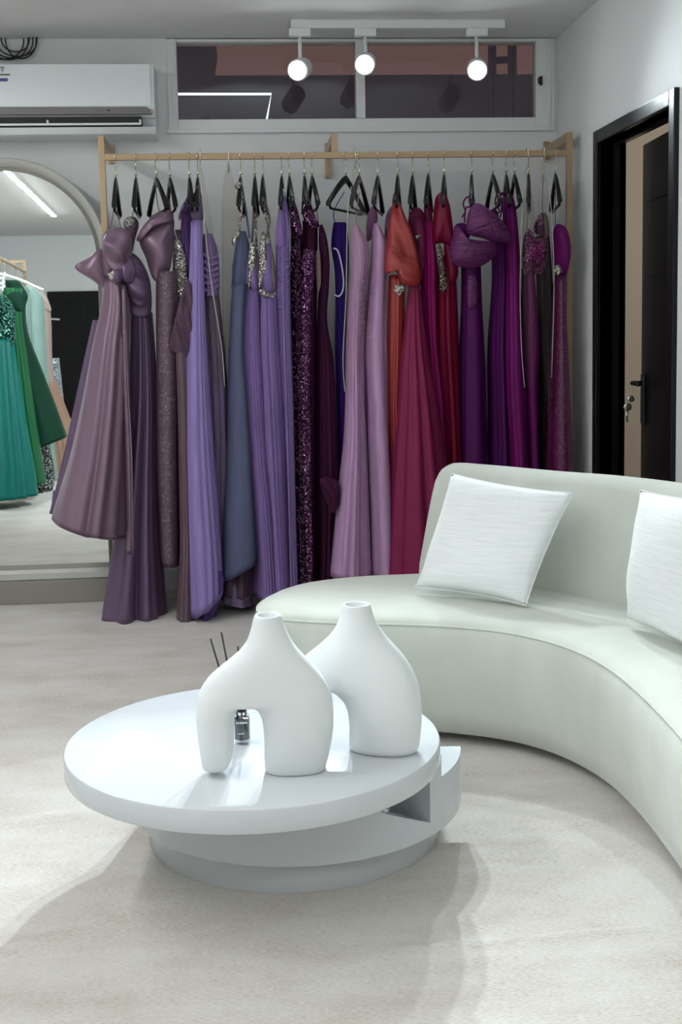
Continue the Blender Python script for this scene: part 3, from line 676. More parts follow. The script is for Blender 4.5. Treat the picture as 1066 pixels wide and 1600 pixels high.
for px, dg, what in [(179.5, 3, 'first black hanger from the left post, above the mauve bow gown'), (211, 3, 'second black hanger from the left post, above the beaded mauve knot'),
    (243, -10, 'black hanger turned to the right above the mauve fold-over bodice'), (264.5, -5, 'black hanger between the mauve fold-over bodice and the feather trimmed gown'),
    (295, -2, 'black hanger above the purple feather shoulder'), (308, 2, 'black hanger right at the beaded lilac shoulder, beside the first clear bag'),
    (375, 3, 'black hanger under the jewelled strap of the slate blue gown'), (397.5, 2, 'black hanger over the left one of the two jewelled lilac gowns'),
    (410, 2, 'black hanger over the right one of the two jewelled lilac gowns'), (439.5, 2, 'black hanger holding the ruched lilac halter gown'),
    (451.5, -3, 'black hanger holding the darker purple sequin gown'), (475, -2, 'black hanger holding the bright purple sequin gown'), (487, -6, 'black hanger with a bare tip above the dark plum gown'),
    (540, 21, 'bare black hanger turned broadside above the indigo gown'), (561, 10, 'black hanger inside the clear bag above the left pink gown'),
    (590, 5, 'black hanger above the right pink mermaid gown'), (621, 2, 'black hanger holding the coral draped gown'), (644.5, 3, 'black hanger holding the raspberry organza gown'),
    (669, 3, 'black hanger holding the fuchsia strappy gown'), (694, 2, 'black hanger holding the crimson cape gown'), (737, 1, 'black hanger above the purple pleated shawl gown'),
    (770, -8, 'black hanger turned to the right beside the pleated shawl'), (791, -3, 'black hanger holding the magenta one shoulder gown'), (804, -6, 'bare black hanger right of the magenta one shoulder gown'),
    (826, 0, 'black hanger in the clear bag of the magenta glitter bodice'), (868, -5, 'last black hanger next to the right post, above the beaded burgundy gown')]:
    hanger(px, dg, what)
# ---------------------------------------------------------------- gowns
K = 1.12
def dye(r, g, b, k=None): return rgb(r, g, b, k or K)
def fold_fn(seed, n):
    r = random.Random(seed); T = [(m, r.uniform(0, 6.28), r.uniform(.5, 1.0), r.uniform(-.5, .5)) for m in n]
    S = sum(t[2] for t in T)
    w1, w2, w3 = r.uniform(0, 6.28), r.uniform(0, 6.28), r.uniform(0, 6.28)
    def fn(t, f):
        q = t + .34*math.sin(2*t+w1) + .16*math.sin(3*t+w2+f)
        v = sum(c*math.cos(m*q+p+d*f) for m, p, c, d in T)/S*1.5*(.72+.4*math.sin(2*t+w3))
        return v if v > 0 else v*1.25
    return fn
def cloth_tube(name, mat, parent, prof, Yc, dep=(.06, .14), amp=(.002, .012), n=(9, 14, 21), seed=1, rows=44, cols=108, slant=0, hemw=0, mp=None, label=None, hollow=True, yofs=None):
    mp = mp or (lambda x, y: at(x, y, Yc)); fold = fold_fn(seed, n)
    y0, y1 = prof[0][0], prof[-1][0]; rings = []
    for k in range(rows+1):
        f = k/rows; y = y0+(y1-y0)*f; xl, xr = interp(prof, y)
        s = slant*f*f; L, R_ = mp(xl, y-s), mp(xr, y+s)
        if yofs: L = L + Vector((0, yofs(f), 0)); R_ = R_ + Vector((0, yofs(f), 0))
        c, h = (L+R_)/2, (R_-L)/2; d = dep[0]+(dep[1]-dep[0])*f; hl = h.length
        a = amp[0]+(amp[1]-amp[0])*f**.8; ring = []
        for i in range(cols):
            t = 2*PI*i/cols; F_ = fold(t, f)
            a2 = min(a, hl*.35)*F_; nx, ny = math.cos(t)*d, -math.sin(t)*hl; q = math.hypot(nx, ny) or 1
            p = c + h*math.cos(t) + Vector((0, -d*math.sin(t), 0)) + h.normalized()*(nx/q*a2) + Vector((0, ny/q*a2, 0))
            p.z += hemw*F_*f**5
            ring.append(p)
        rings.append(ring)
    def inner(r, k, dz):
        c = sum(r, Vector())/len(r); return [c+(p-c)*k+Vector((0, 0, dz)) for p in r]
    if hollow: rings = [inner(rings[0], .55, -.03), inner(rings[0], .90, -.006)] + rings + [inner(rings[-1], .95, .004), inner(rings[-1], .80, .10)]
    bm = bmesh.new(); loft(bm, rings, hollow, hollow)
    return obj(name, bm, mat, parent, label=label)
def puff(name, mat, parent, poly, Y, th=.03, wr=.004, seed=1, dirn=(1, .3), freq=60, mp=None, label=None, back=.6, k=10):
    if wr >= .004: wr *= 1.9; freq *= .72
    mp = mp or (lambda x, y: at(x, y, Y)); rnd = random.Random(seed); ph = rnd.uniform(0, 6)
    P = [mp(p.x, p.y) for p in cat([(x, y, 0) for x, y in poly], 8, True)]
    c = sum(P, Vector())/len(P); rings = []
    S = [1, .985, .95, .9, .82, .72, .6, .46, .3, .12]
    def ring(s, sg):
        h = th*(1-s**2)**.5*(1 if sg > 0 else back); out = []
        for p in P:
            q = c+(p-c)*s; w_ = wr*math.sin(freq*((q.x-c.x)*dirn[0]+(q.z-c.z)*dirn[1])+ph)*min(1, (1-s)*4)
            w_ += wr*.6*math.sin(freq*1.7*((q.x-c.x)*dirn[0]+(q.z-c.z)*dirn[1])+2*ph)*min(1, (1-s)*4)
            out.append(q+Vector((0, -sg*(h+w_), 0)))
        return out
    rings = [ring(s, -1) for s in S[::-1]] + [ring(s, 1) for s in S[1:]]
    bm = bmesh.new(); loft(bm, rings)
    return obj(name, bm, mat, parent, label=label)
def strip(name, mat, parent, pts, Y, r=.004, mp=None, label=None):
    mp = mp or (lambda x, y: at(x, y, Y)); bm = bmesh.new()
    tube(bm, cat([mp(x, y) for x, y in pts], 5), r, 8); return obj(name, bm, mat, parent, label=label)
def gown(label, x, y, Y, mp=None):
    p = mp(x, y) if mp else at(x, y, Y); return thing('evening_gown', label, 'dress', (p.x, p.y, max(p.z, 0)), 'evening gowns hanging on the dress rail' if not mp else 'gowns on the other rail')
G = {}
G['mauve'] = satin('mauve_satin', dye(118, 94, 112)); G['mauve_d'] = satin('dusky_mauve_satin', dye(92, 70, 98), .42, .2)
G['mauve_b'] = beaded('beaded_mauve_net', dye(84, 64, 76), (.85, .78, .78, 1)); G['mauve_t'] = cloth('mauve_taffeta', dye(98, 80, 88), .5)
G['plum_pleat'] = cloth('plum_pleated', dye(84, 62, 80), .7)
G['lilac'] = cloth('lilac_chiffon', dye(138, 120, 176), .7); G['lilac_d'] = cloth('deep_lilac_chiffon', dye(92, 70, 134), .75)
G['greylilac'] = cloth('grey_lilac_crepe', dye(112, 94, 124), .7); G['feather'] = cloth('purple_feathers', dye(92, 64, 118), .8, .5)
G['slate'] = cloth('slate_blue_crepe', dye(80, 84, 112), .65); G['lilac2'] = cloth('lilac_pleated_crepe', dye(127, 103, 157), .7)
G['seq_dark'] = sequin('aubergine_sequins', dye(40, 14, 38), (.25, .10, .2, 1), 200, .3); G['seq_pur'] = sequin('purple_sequins', dye(68, 20, 64), (.9, .55, .85, 1), 200, .2)
G['plum'] = cloth('dark_plum_crepe', dye(56, 8, 44), .75); G['indigo'] = cloth('indigo_velvet', dye(42, 14, 98), .8, .5)
G['pink'] = cloth('mauve_pink_satin', dye(182, 144, 182), .55); G['pink_net'] = cloth('mauve_pink_net', dye(125, 82, 118), .8)
G['coral'] = satin('coral_satin', dye(142, 44, 42), .45, .1); G['rasp'] = cloth('raspberry_organza', dye(124, 28, 70), .6); G['rasp_d'] = cloth('raspberry_lace', dye(120, 34, 76), .7, c2=dye(70, 12, 40))
G['fuchsia'] = cloth('fuchsia_crepe', dye(140, 6, 92), .6); G['crimson'] = cloth('crimson_satin', dye(112, 6, 46), .45, .3, bump=.2)
G['purple'] = cloth('royal_purple_crepe', dye(76, 4, 82), .65); G['shawl'] = cloth('purple_pleated_organza', dye(112, 46, 104), .5, .3, (14, 14, 190), .9, .4, dye(60, 16, 58))
G['magenta'] = cloth('magenta_crepe', dye(104, 4, 92), .6); G['mag_seq'] = sequin('magenta_glitter', dye(104, 16, 82), (.85, .6, .8, 1), 240, .3)
G['wine_d'] = cloth('dark_wine_net', dye(40, 10, 34), .8); G['wine_b'] = beaded('beaded_wine_net', dye(84, 6, 64), (.75, .55, .72, 1), 60)
G['nude'] = cloth('nude_lining', dye(118, 104, 98), .7); G['gold_seq'] = sequin('gold_sequins', dye(110, 96, 84), (.9, .85, .7, 1), 220, .25)
Yc = 5.18
# 1 mauve bow gown
g = gown('tea-length mauve satin gown with a big bow, leftmost on the rail', 150, 830, 5.10)
cloth_tube('skirt', G['mauve'], g, [(436, 164, 196), (480, 160, 203), (540, 148, 201), (640, 132, 201), (720, 117, 199), (806, 96, 196), (826, 92, 195)], 5.10, (.07, .20), (.004, .034), (3, 5, 9), 5, slant=12, hemw=.01)
cloth_tube('underskirt', G['mauve_d'], g, [(500, 146, 180), (640, 118, 170), (740, 97, 160), (806, 82, 150)], 5.17, (.05, .10), (.003, .012), (5, 9), 7, slant=3)
puff('bodice', G['mauve'], g, [(162, 365), (182, 358), (203, 366), (206, 400), (198, 436), (166, 438), (158, 405)], 5.10, .07, .005, 2)
puff('bow_loop', G['mauve'], g, [(117, 418), (135, 404), (160, 388), (172, 410), (166, 450), (145, 438)], 5.09, .035, .004, 3, (1, -.4), 50)
puff('bow_loop', G['mauve'], g, [(159, 380), (172, 360), (192, 356), (204, 372), (200, 402), (186, 428), (168, 412)], 5.03, .05, .007, 4, (.6, 1), 55)
puff('bow_loop', G['mauve_d'], g, [(190, 410), (203, 402), (212, 424), (205, 442), (190, 436)], 5.04, .04, .005, 6)
puff('bow_knot', G['mauve_d'], g, [(176, 424), (186, 420), (192, 432), (184, 446), (176, 438)], 5.015, .025, .003, 5)
puff('beading', M['silver_beads'], g, [(168, 428), (178, 424), (184, 432), (174, 438)], 5.005, .012, 0, 1)
strip('ribbon', G['mauve'], g, [(170, 362), (176, 340), (179, 300)], 5.16, .002); strip('ribbon', G['mauve'], g, [(190, 360), (184, 335), (180, 300)], 5.17, .002)
# 2 mauve puff bodice
g = gown('floor-length dusky mauve gown with a beaded knot behind the bow gown', 205, 962, 5.20)
cloth_tube('skirt', G['mauve_d'], g, [(488, 203, 238), (560, 203, 243), (640, 200, 246), (740, 190, 247), (830, 180, 250), (900, 168, 256), (962, 157, 262)], 5.19, (.06, .19), (.003, .028), (4, 6, 9), 12, slant=-2, hemw=.012)
puff('bodice', G['mauve_d'], g, [(196, 400), (212, 398), (228, 420), (236, 450), (234, 492), (206, 494), (198, 460)], 5.14, .06, .006, 9, (.4, 1), 60)
puff('puff_drape', G['mauve_d'], g, [(192, 404), (206, 400), (214, 426), (232, 446), (232, 470), (214, 478), (198, 450)], 5.09, .05, .007, 11, (.5, 1), 70)
puff('beaded_knot', G['mauve_b'], g, [(193, 350), (200, 339), (212, 340), (217, 352), (212, 372), (206, 396), (202, 376)], 5.15, .03, .003, 3)
puff('beading', M['silver_beads'], g, [(196, 342), (205, 338), (210, 346), (203, 356), (196, 352)], 5.112, .012, .002, 3)
strip('ribbon', G['mauve_d'], g, [(206, 342), (210, 320), (211, 295)], 5.18, .002)
cloth_tube('sash', G['mauve'], g, [(446, 190, 196), (520, 191, 198), (610, 192, 201), (700, 195, 206), (820, 198, 208), (866, 197, 208)], 5.02, (.006, .010), (.0, .002), (3,), 3)
# 3 fold over bodice, beaded column
g = gown('gown with a mauve satin fold-over bodice above a narrow beaded skirt', 262, 880, 5.16)
puff('bodice', G['mauve'], g, [(218, 374), (240, 352), (270, 340), (271, 372), (266, 420), (250, 440), (238, 434), (228, 404)], 5.12, .07, .004, 14, (.7, .6), 50)
puff('fold_over_collar', G['mauve'], g, [(213, 374), (226, 350), (246, 334), (267, 328), (270, 345), (248, 352), (232, 362), (222, 376)], 5.08, .04, .003, 15, (.3, 1), 70)
cloth_tube('skirt', G['mauve_b'], g, [(425, 244, 280), (480, 244, 282), (600, 245, 281), (720, 246, 281), (820, 249, 282), (880, 252, 283)], 5.13, (.08, .11), (.002, .006), (4, 6), 20)
puff('pleated_flap', G['plum_pleat'], g, [(266, 541), (272, 505), (284, 462), (294, 436), (303, 470), (301, 530), (290, 560), (276, 552)], 5.03, .018, .004, 16, (1, .25), 260)
strip('ribbon', G['mauve'], g, [(252, 340), (246, 318), (243, 290)], 5.17, .002)
# 4 taupe mauve with beaded bodice
g = gown('taupe mauve taffeta gown with a silver beaded bodice and a long narrow train', 292, 985, 5.14)
cloth_tube('bodice', G['mauve_b'], g, [(360, 270, 290), (420, 270, 300), (480, 270, 302), (530, 272, 298)], 5.18, (.05, .08), (.002, .004), (4, 7), 22)
puff('beading', M['silver_beads'], g, [(273, 378), (284, 380), (293, 420), (293, 470), (280, 510), (276, 450)], 5.115, .02, .003, 9)
cloth_tube('skirt', G['mauve_t'], g, [(530, 274, 294), (640, 278, 300), (760, 280, 304), (850, 281, 307), (920, 277, 308), (988, 274, 309)], 5.07, (.05, .10), (.003, .010), (5, 8), 23)
strip('strap', M['white_trim'], g, [(270, 350), (276, 372), (281, 392)], 5.13, .002); strip('strap', G['plum_pleat'], g, [(264, 310), (268, 340), (272, 365)], 5.19, .003)
# 5 feather lilac
g = gown('lilac chiffon gown with purple feathers on the shoulder and a ruffled train', 318, 985, 5.10)
cloth_tube('skirt', G['lilac'], g, [(345, 299, 316), (420, 297, 318), (500, 293, 321), (600, 289, 326), (720, 287, 334), (820, 291, 342), (900, 296, 347), (945, 299, 348)], 5.07, (.03, .15), (.002, .012), (5, 8, 12), 31, slant=-18, hemw=.01)
cloth_tube('underskirt', G['lilac_d'], g, [(600, 288, 322), (760, 290, 332), (880, 297, 340), (983, 301, 336)], 5.12, (.05, .14), (.003, .014), (6, 10), 33, slant=-3, hemw=.01)
puff('train_ruffle', G['lilac_d'], g, [(330, 905), (344, 890), (350, 906), (346, 934), (334, 960), (322, 978), (318, 950)], 5.0, .02, .006, 30, (1, -.6), 90)
puff('shoulder', G['greylilac'], g, [(296, 322), (304, 300), (309, 290), (315, 305), (319, 332), (314, 350), (302, 348)], 5.10, .03, .002, 32)
rnd = random.Random(7)
for k in range(26):
    x, y = rnd.uniform(284, 300), rnd.uniform(308, 345); L_ = rnd.uniform(14, 45)
    strip('feather', G['feather'], g, [(x+6, y-4), (x+rnd.uniform(-4, 2), y+L_*.4), (x+rnd.uniform(-5, 3), y+L_)], 5.08+rnd.uniform(0, .06), .0018)
cloth_tube('side_panel', G['feather'], g, [(330, 284, 300), (380, 286, 299), (440, 292, 299)], 5.14, (.03, .02), (.003, .004), (7, 11), 34)
# 6 grey lilac ruched
g = gown('grey lilac gown with a ruched strapless bodice inside the first clear bag', 335, 880, 5.17)
cloth_tube('bodice', G['lilac2'], g, [(366, 318, 332), (390, 315, 340), (420, 316, 343), (450, 319, 343), (463, 319, 342)], 5.14, (.05, .07), (.001, .002), (5,), 40)
for i in range(6):
    strip('ruche', G['lilac2'], g, [(317, 396+i*11), (328, 404+i*10), (342, 400+i*9)], 5.075, .006)
cloth_tube('skirt', G['greylilac'], g, [(458, 318, 342), (520, 318, 349), (600, 322, 355), (700, 326, 358), (800, 328, 358), (900, 330, 362)], 5.18, (.06, .12), (.003, .010), (5, 8, 11), 41)
strip('ribbon', G['greylilac'], g, [(325, 368), (316, 330), (308, 300)], 5.19, .002)
# 7 slate
g = gown('slate blue gown with a jewelled strap and a slanting hem', 375, 905, 5.14)
cloth_tube('bodice', G['slate'], g, [(362, 374, 384), (385, 368, 390), (420, 364, 391), (450, 362, 388)], 5.14, (.04, .06), (.001, .003), (5,), 50)
cloth_tube('skirt', G['slate'], g, [(444, 363, 387), (540, 358, 384), (620, 356, 391), (700, 354, 398), (800, 348, 406), (886, 345, 411)], 5.10, (.06, .14), (.003, .008), (3, 5), 51, slant=-20)
cloth_tube('underskirt', G['plum_pleat'], g, [(780, 352, 394), (890, 346, 396), (926, 348, 394)], 5.15, (.08, .12), (.003, .010), (6, 9), 53, slant=0)
strip('strap', M['silver_beads'], g, [(373, 292), (378, 310), (376, 340), (372, 365)], 5.09, .006, label='jewelled strap'); strip('strap', G['slate'], g, [(376, 290), (383, 320), (390, 372)], 5.11, .004)
puff('beading', M['silver_beads'], g, [(362, 372), (372, 362), (376, 366), (370, 376), (364, 384)], 5.06, .012, .002, 8)
puff('beading', M['silver_beads'], g, [(366, 290), (374, 284), (379, 291), (373, 298)], 5.12, .012, .002, 8)
# hem of pale lining with trim under it
cloth_tube('lining', G['greylilac'], g, [(905, 348, 392), (940, 346, 396)], 5.14, (.09, .11), (.002, .006), (5, 8), 55, slant=4)
# 8, 9 jewelled lilac pair
for i, (dx, lab, sd) in enumerate(((0, 'left one of the two lilac gowns with jewelled plunging bodices', 60), (23, 'right one of the two lilac gowns with jewelled plunging bodices', 64))):
    Y = 5.12 - .02*i
    g = gown(lab, 400+dx, 930, Y)
    if i == 0: pr = [(452, 386, 405), (500, 379, 408), (560, 378, 412), (700, 385, 421), (820, 393, 434), (930, 399, 442)]
    else: pr = [(462, 408, 432), (520, 407, 435), (600, 410, 440), (720, 416, 447), (840, 424, 452), (945, 430, 458)]
    cloth_tube('skirt', G['lilac2'], g, pr, Y, (.05, .15), (.003, .011), (11, 17, 23), sd, cols=144, rows=50)
    a = -6 if i else 0
    puff('bodice', G['lilac2'], g, [(384+dx, 440), (388+dx+a*.2, 400), (395+dx, 380), (402+dx, 396), (405+dx, 455), (394+dx, 462)], Y-.01, .04, .003, sd)
    puff('beading', M['silver_beads'], g, [(388+dx+a, 452), (388+dx+a, 420), (390+dx+a, 385+a*2.5), (397+dx+a, 380+a*2.5), (400+dx+a, 400), (396+dx+a, 430)], Y-.045, .014, .003, 2)
    strip('strap', G['nude'], g, [(394+dx+a, 382), (396+dx-a*.4, 345), (398+dx-12*i, 300)], Y+.02, .005); strip('strap', M['silver_beads'], g, [(402+dx, 400), (400+dx-4*i, 360), (399+dx-11*i, 315)], Y+.04, .005)
    if i: puff('waistband', M['silver_beads'], g, [(406, 452), (418, 456), (428, 460), (427, 466), (414, 464), (406, 460)], Y-.05, .012, .002, 3)
    puff('mesh_inset', G['nude'], g, [(398+dx, 398), (404+dx, 396), (409+dx, 440), (406+dx, 456), (400+dx, 446)], Y-.012, .025, .001, 3)
# 10 halter
g = gown('lilac ruched halter gown with a jewelled neck ring', 448, 900, 5.13)
cloth_tube('skirt', G['lilac2'], g, [(360, 432, 452), (420, 431, 453), (520, 433, 455), (640, 437, 459), (760, 443, 461), (860, 447, 463), (940, 449, 465)], 5.12, (.05, .12), (.002, .008), (7, 12), 70, rows=50)
puff('halter_panel', G['lilac2'], g, [(438, 312), (442, 308), (446, 330), (446, 380), (434, 386), (431, 366), (434, 336)], 5.07, .02, .003, 71, (1, .2), 160); puff('halter_panel', G['lilac2'], g, [(443, 310), (448, 314), (452, 340), (453, 380), (446, 384)], 5.08, .02, .003, 72, (1, .2), 160)
puff('beading', M['white_trim'], g, [(436, 304), (441, 294), (447, 300), (445, 308)], 5.11, .014, .002, 2, label='white jewelled neck ring')
for i in range(7): strip('ruche', G['lilac2'], g, [(434, 400+i*13), (441, 408+i*12), (452, 404+i*12)], 5.068, .0035)
# 11, 12 sequin pair
g = gown('darker aubergine sequin gown beside the lilac halter gown', 466, 910, 5.16)
cloth_tube('dress_body', G['seq_dark'], g, [(308, 452, 458), (330, 452, 466), (366, 454, 473), (420, 453, 475), (540, 455, 475), (700, 459, 477), (930, 462, 480)], 5.15, (.04, .12), (.002, .008), (4, 7), 80)
puff('sleeve', G['seq_pur'], g, [(451, 310), (456, 306), (464, 330), (473, 362), (466, 368), (458, 350)], 5.09, .02, .002, 81)
g = gown('bright purple sequin gown with a slashed sleeve', 481, 910, 5.12)
cloth_tube('dress_body', G['seq_pur'], g, [(390, 474, 491), (420, 471, 493), (470, 471, 487), (560, 470, 485), (700, 472, 486), (930, 477, 489)], 5.09, (.05, .09), (.002, .009), (4, 7), 82)
puff('sleeve', G['seq_pur'], g, [(474, 306), (480, 301), (486, 318), (496, 346), (499, 354), (484, 356), (474, 340)], 5.08, .03, .002, 83)
cloth_tube('lining', G['plum'], g, [(345, 473, 496), (380, 474, 496), (540, 478, 494), (930, 482, 496)], 5.17, (.03, .05), (.001, .004), (5,), 84)
# 13 plum
g = gown('dark plum gown with a peplum ruffle low on the skirt', 508, 900, 5.17)
cloth_tube('dress_body', G['plum'], g, [(352, 500, 504), (372, 498, 511), (410, 500, 515), (450, 498, 514), (500, 496, 511), (560, 495, 521), (660, 494, 526), (752, 494, 529), (762, 496, 527), (840, 497, 522), (935, 495, 520)], 5.15, (.04, .11), (.001, .007), (5, 8), 90)
puff('peplum_ruffle', G['plum'], g, [(500, 748), (528, 752), (530, 786), (520, 802), (508, 778)], 5.02, .02, .004, 91, (1, .6), 90)
strip('ribbon', G['nude'], g, [(499, 362), (496, 335), (491, 300)], 5.16, .002); puff('mesh_inset', G['nude'], g, [(494, 398), (500, 394), (502, 440), (496, 455)], 5.08, .01, .001, 2)
# 14 indigo
g = gown('indigo velvet gown with white piping down its open side', 534, 640, 5.20)
cloth_tube('dress_body', G['indigo'], g, [(348, 521, 541), (360, 519, 543), (384, 517, 545), (420, 522, 545), (470, 524, 542), (540, 524, 541), (640, 527, 545), (760, 530, 552), (900, 530, 556)], 5.20, (.03, .09), (.001, .006), (4, 6), 95)
strip('piping', M['white_trim'], g, [(521, 388), (528, 392), (534, 415), (537, 440), (535, 456), (529, 463), (523, 460)], 5.145, .003, label='white piping')
strip('ribbon', G['indigo'], g, [(524, 350), (522, 330), (538, 300)], 5.20, .0018)
# 15, 16 pink mermaids
for i, (pr, lab, sd, Y) in enumerate((([(350, 552, 557), (366, 549, 568), (385, 548, 576), (420, 549, 575), (470, 545, 571), (540, 541, 569), (620, 540, 569), (690, 537, 572), (770, 528, 575), (850, 519, 578), (896, 513, 580)], 'mauve pink mermaid gown hanging in a clear bag', 100, 5.10),
                            ([(350, 584, 590), (366, 582, 599), (385, 581, 605), (420, 579, 604), (470, 574, 602), (540, 568, 602), (620, 571, 604), (700, 572, 609), (780, 575, 613), (896, 578, 616)], 'mauve pink mermaid gown beside the coral gown', 103, 5.12))):
    g = gown(lab, (pr[-1][1]+pr[-1][2])/2, 896, Y)
    cloth_tube('dress_body', G['pink'], g, pr, Y, (.05, .16), (.0005, .014), (4, 6, 9), sd, rows=56)
    dx = 32*i
    for k in range(11):
        y = 436+k*9
        xl_2, xr_2 = interp(pr, y+8)[0], interp(pr, y-8)[1]
        dd = .05+.11*(y-350)/546
        cx = (xl_2+xr_2)/2; pts = []
        for q in range(9):
            u = -0.9+1.8*q/8; x = cx+(xr_2-xl_2)/2*u; p = at(x, y-10*u, Y); p.y -= dd*(1-u*u)**.5; 
            p.x = (p.x-CP.x)*1.0; pts.append(p)
        bm = bmesh.new(); tube(bm, pts, .0022, 6); obj('drape_fold', bm, G['pink'], g)
    puff('net_sleeve', G['pink_net'], g, [(573+dx*.9, 375), (574+dx*.9, 340), (582+dx*.95, 322), (590+dx*.9, 334), (588+dx*.9, 358), (582+dx*.9, 372)], Y+.06, .02, .004, sd, (1, .5), 120)
    strip('ribbon', G['pink'], g, [(556+dx, 352), (558+dx*.95, 325), (562+dx*.9, 300)], Y+.04, .002)
# 17 coral
g = gown('coral satin gown with a large draped bow bodice', 618, 700, 5.10)
cloth_tube('skirt', G['coral'], g, [(430, 608, 634), (470, 607, 632), (560, 606, 629), (660, 607, 624), (780, 610, 630), (900, 612, 640)], 5.10, (.05, .10), (.002, .009), (5, 8), 110)
puff('bodice_drape', G['coral'], g, [(614, 318), (622, 312), (632, 335), (646, 370), (656, 420), (653, 444), (636, 440), (620, 424), (603, 422), (602, 396), (608, 350)], 5.06, .06, .007, 111, (1, .35), 62)
puff('drape_loop', G['coral'], g, [(601, 420), (606, 392), (614, 384), (628, 400), (652, 410), (657, 436), (650, 447), (630, 444), (618, 424), (606, 428)], 5.00, .035, .008, 112, (.5, 1), 60)
puff('strap', G['coral'], g, [(615, 303), (621, 300), (624, 318), (620, 330), (613, 322)], 5.10, .016, .002, 6)
puff('brooch', M['silver_beads'], g, [(616, 446), (628, 444), (632, 452), (624, 462), (617, 456)], 4.995, .010, .001, 6, label='glittering brooch')
# 18 raspberry
g = gown('raspberry organza gown with a full skirt over the coral one', 650, 890, 5.07)
cloth_tube('skirt', G['rasp'], g, [(440, 640, 655), (480, 635, 660), (540, 628, 668), (640, 618, 686), (720, 611, 697), (800, 605, 708), (900, 597, 724)], 5.06, (.04, .22), (.002, .014), (5, 8, 12), 120, rows=50)
puff('lace_bodice', G['rasp_d'], g, [(638, 345), (648, 325), (662, 332), (667, 370), (664, 420), (656, 446), (642, 440), (650, 390)], 5.14, .05, .004, 121)
strip('ribbon', G['rasp'], g, [(640, 335), (641, 315), (644, 296)], 5.16, .003); puff('trim', M['silver_beads'], g, [(650, 368), (656, 366), (658, 372), (652, 374)], 5.085, .008, 0, 1)
# 19 fuchsia
g = gown('fuchsia gown with thin ruffled straps beside the crimson cape gown', 672, 700, 5.14)
cloth_tube('dress_body', G['fuchsia'], g, [(345, 662, 675), (380, 660, 680), (410, 658, 684), (450, 658, 683), (540, 662, 684), (640, 668, 694), (760, 672, 700), (900, 672, 704)], 5.14, (.05, .12), (.002, .008), (5, 8), 130)
puff('strap', G['rasp_d'], g, [(664, 345), (663, 320), (667, 308), (672, 318), (676, 342), (672, 352)], 5.11, .02, .004, 131, (1, .2), 140)
# 20 crimson
g = gown('crimson satin gown with a cape sleeve and a gold sequin side', 700, 715, 5.12)
cloth_tube('dress_body', G['crimson'], g, [(400, 686, 710), (450, 684, 713), (540, 684, 716), (640, 690, 719), (760, 694, 722), (900, 694, 726)], 5.13, (.06, .12), (.002, .014), (5, 9), 140)
puff('cape_sleeve', G['crimson'], g, [(679, 318), (685, 303), (694, 301), (702, 318), (707, 350), (709, 384), (692, 380), (676, 376)], 5.07, .05, .004, 141, (1, .2), 60)
puff('sequin_panel', G['gold_seq'], g, [(684, 384), (690, 386), (696, 420), (699, 450), (688, 454), (686, 420)], 5.045, .012, .002, 4)
puff('back_sleeve', G['crimson'], g, [(694, 378), (708, 380), (716, 420), (712, 440), (700, 440)], 5.08, .03, .004, 5)
# 21 pleated shawl
g = gown('purple gown wrapped in a wide pleated organza shawl', 735, 720, 5.12)
cloth_tube('dress_body', G['purple'], g, [(400, 722, 750), (480, 722, 752), (560, 719, 756), (660, 717, 758), (800, 712, 764), (930, 706, 770)], 5.13, (.06, .16), (.002, .010), (4, 6), 150)
puff('shawl_band', G['shawl'], g, [(712, 352), (724, 370), (750, 376), (774, 378), (776, 396), (756, 414), (730, 419), (706, 410), (703, 388), (708, 366)], 5.02, .07, .003, 151, (.12, 1), 300)
puff('shawl_band', G['shawl'], g, [(737, 322), (748, 318), (768, 330), (786, 346), (794, 362), (798, 378), (778, 379), (752, 372), (730, 364), (730, 340)], 5.0, .06, .003, 152, (-.35, 1), 300)
puff('bodice', G['purple'], g, [(712, 352), (728, 350), (734, 370), (720, 374)], 5.08, .03, .001, 2)
puff('pleated_panel', G['shawl'], g, [(731, 434), (744, 432), (746, 474), (732, 480)], 5.055, .015, .002, 3, (.05, 1), 300)
strip('tie', G['magenta'], g, [(737, 310), (730, 308), (724, 318), (727, 330), (722, 340)], 5.07, .0035); strip('tie', G['magenta'], g, [(737, 310), (741, 312), (736, 322), (728, 326), (726, 348)], 5.06, .0035)
# 22
g = gown('plain royal purple gown half hidden behind the pleated shawl', 778, 720, 5.17)
cloth_tube('dress_body', G['purple'], g, [(330, 762, 776), (380, 768, 789), (440, 770, 790), (540, 764, 789), (660, 765, 792), (800, 764, 798), (930, 760, 804)], 5.16, (.05, .13), (.002, .010), (4, 7), 160)
strip('tie', G['purple'], g, [(776, 304), (774, 318), (781, 330), (773, 334), (779, 312), (784, 318), (782, 340)], 5.11, .003)
# 23
g = gown('magenta one shoulder gown with a twisted skirt', 806, 720, 5.12)
cloth_tube('dress_body', G['magenta'], g, [(306, 788, 800), (330, 787, 805), (380, 789, 809), (430, 790, 811), (500, 789, 814), (600, 789, 817), (720, 795, 821), (800, 796, 824), (930, 796, 828)], 5.11, (.05, .13), (.002, .010), (7, 12), 170)
strip('strap', G['magenta'], g, [(780, 306), (788, 301), (797, 305), (801, 322)], 5.055, .006)
# 24
g = gown('magenta gown with a glittering bodice in a clear bag', 832, 720, 5.11)
cloth_tube('skirt', G['magenta'], g, [(420, 816, 834), (480, 817, 838), (540, 815, 842), (600, 816, 839), (720, 821, 839), (800, 821, 842), (930, 818, 846)], 5.12, (.05, .10), (.002, .008), (4, 6), 180)
puff('bodice', G['mag_seq'], g, [(817, 384), (822, 360), (828, 358), (834, 370), (846, 372), (856, 370), (855, 404), (846, 428), (832, 426), (818, 428)], 5.08, .05, .004, 181, (.2, 1), 90)
strip('strap', G['magenta'], g, [(823, 360), (825, 335), (826, 305)], 5.13, .0015)
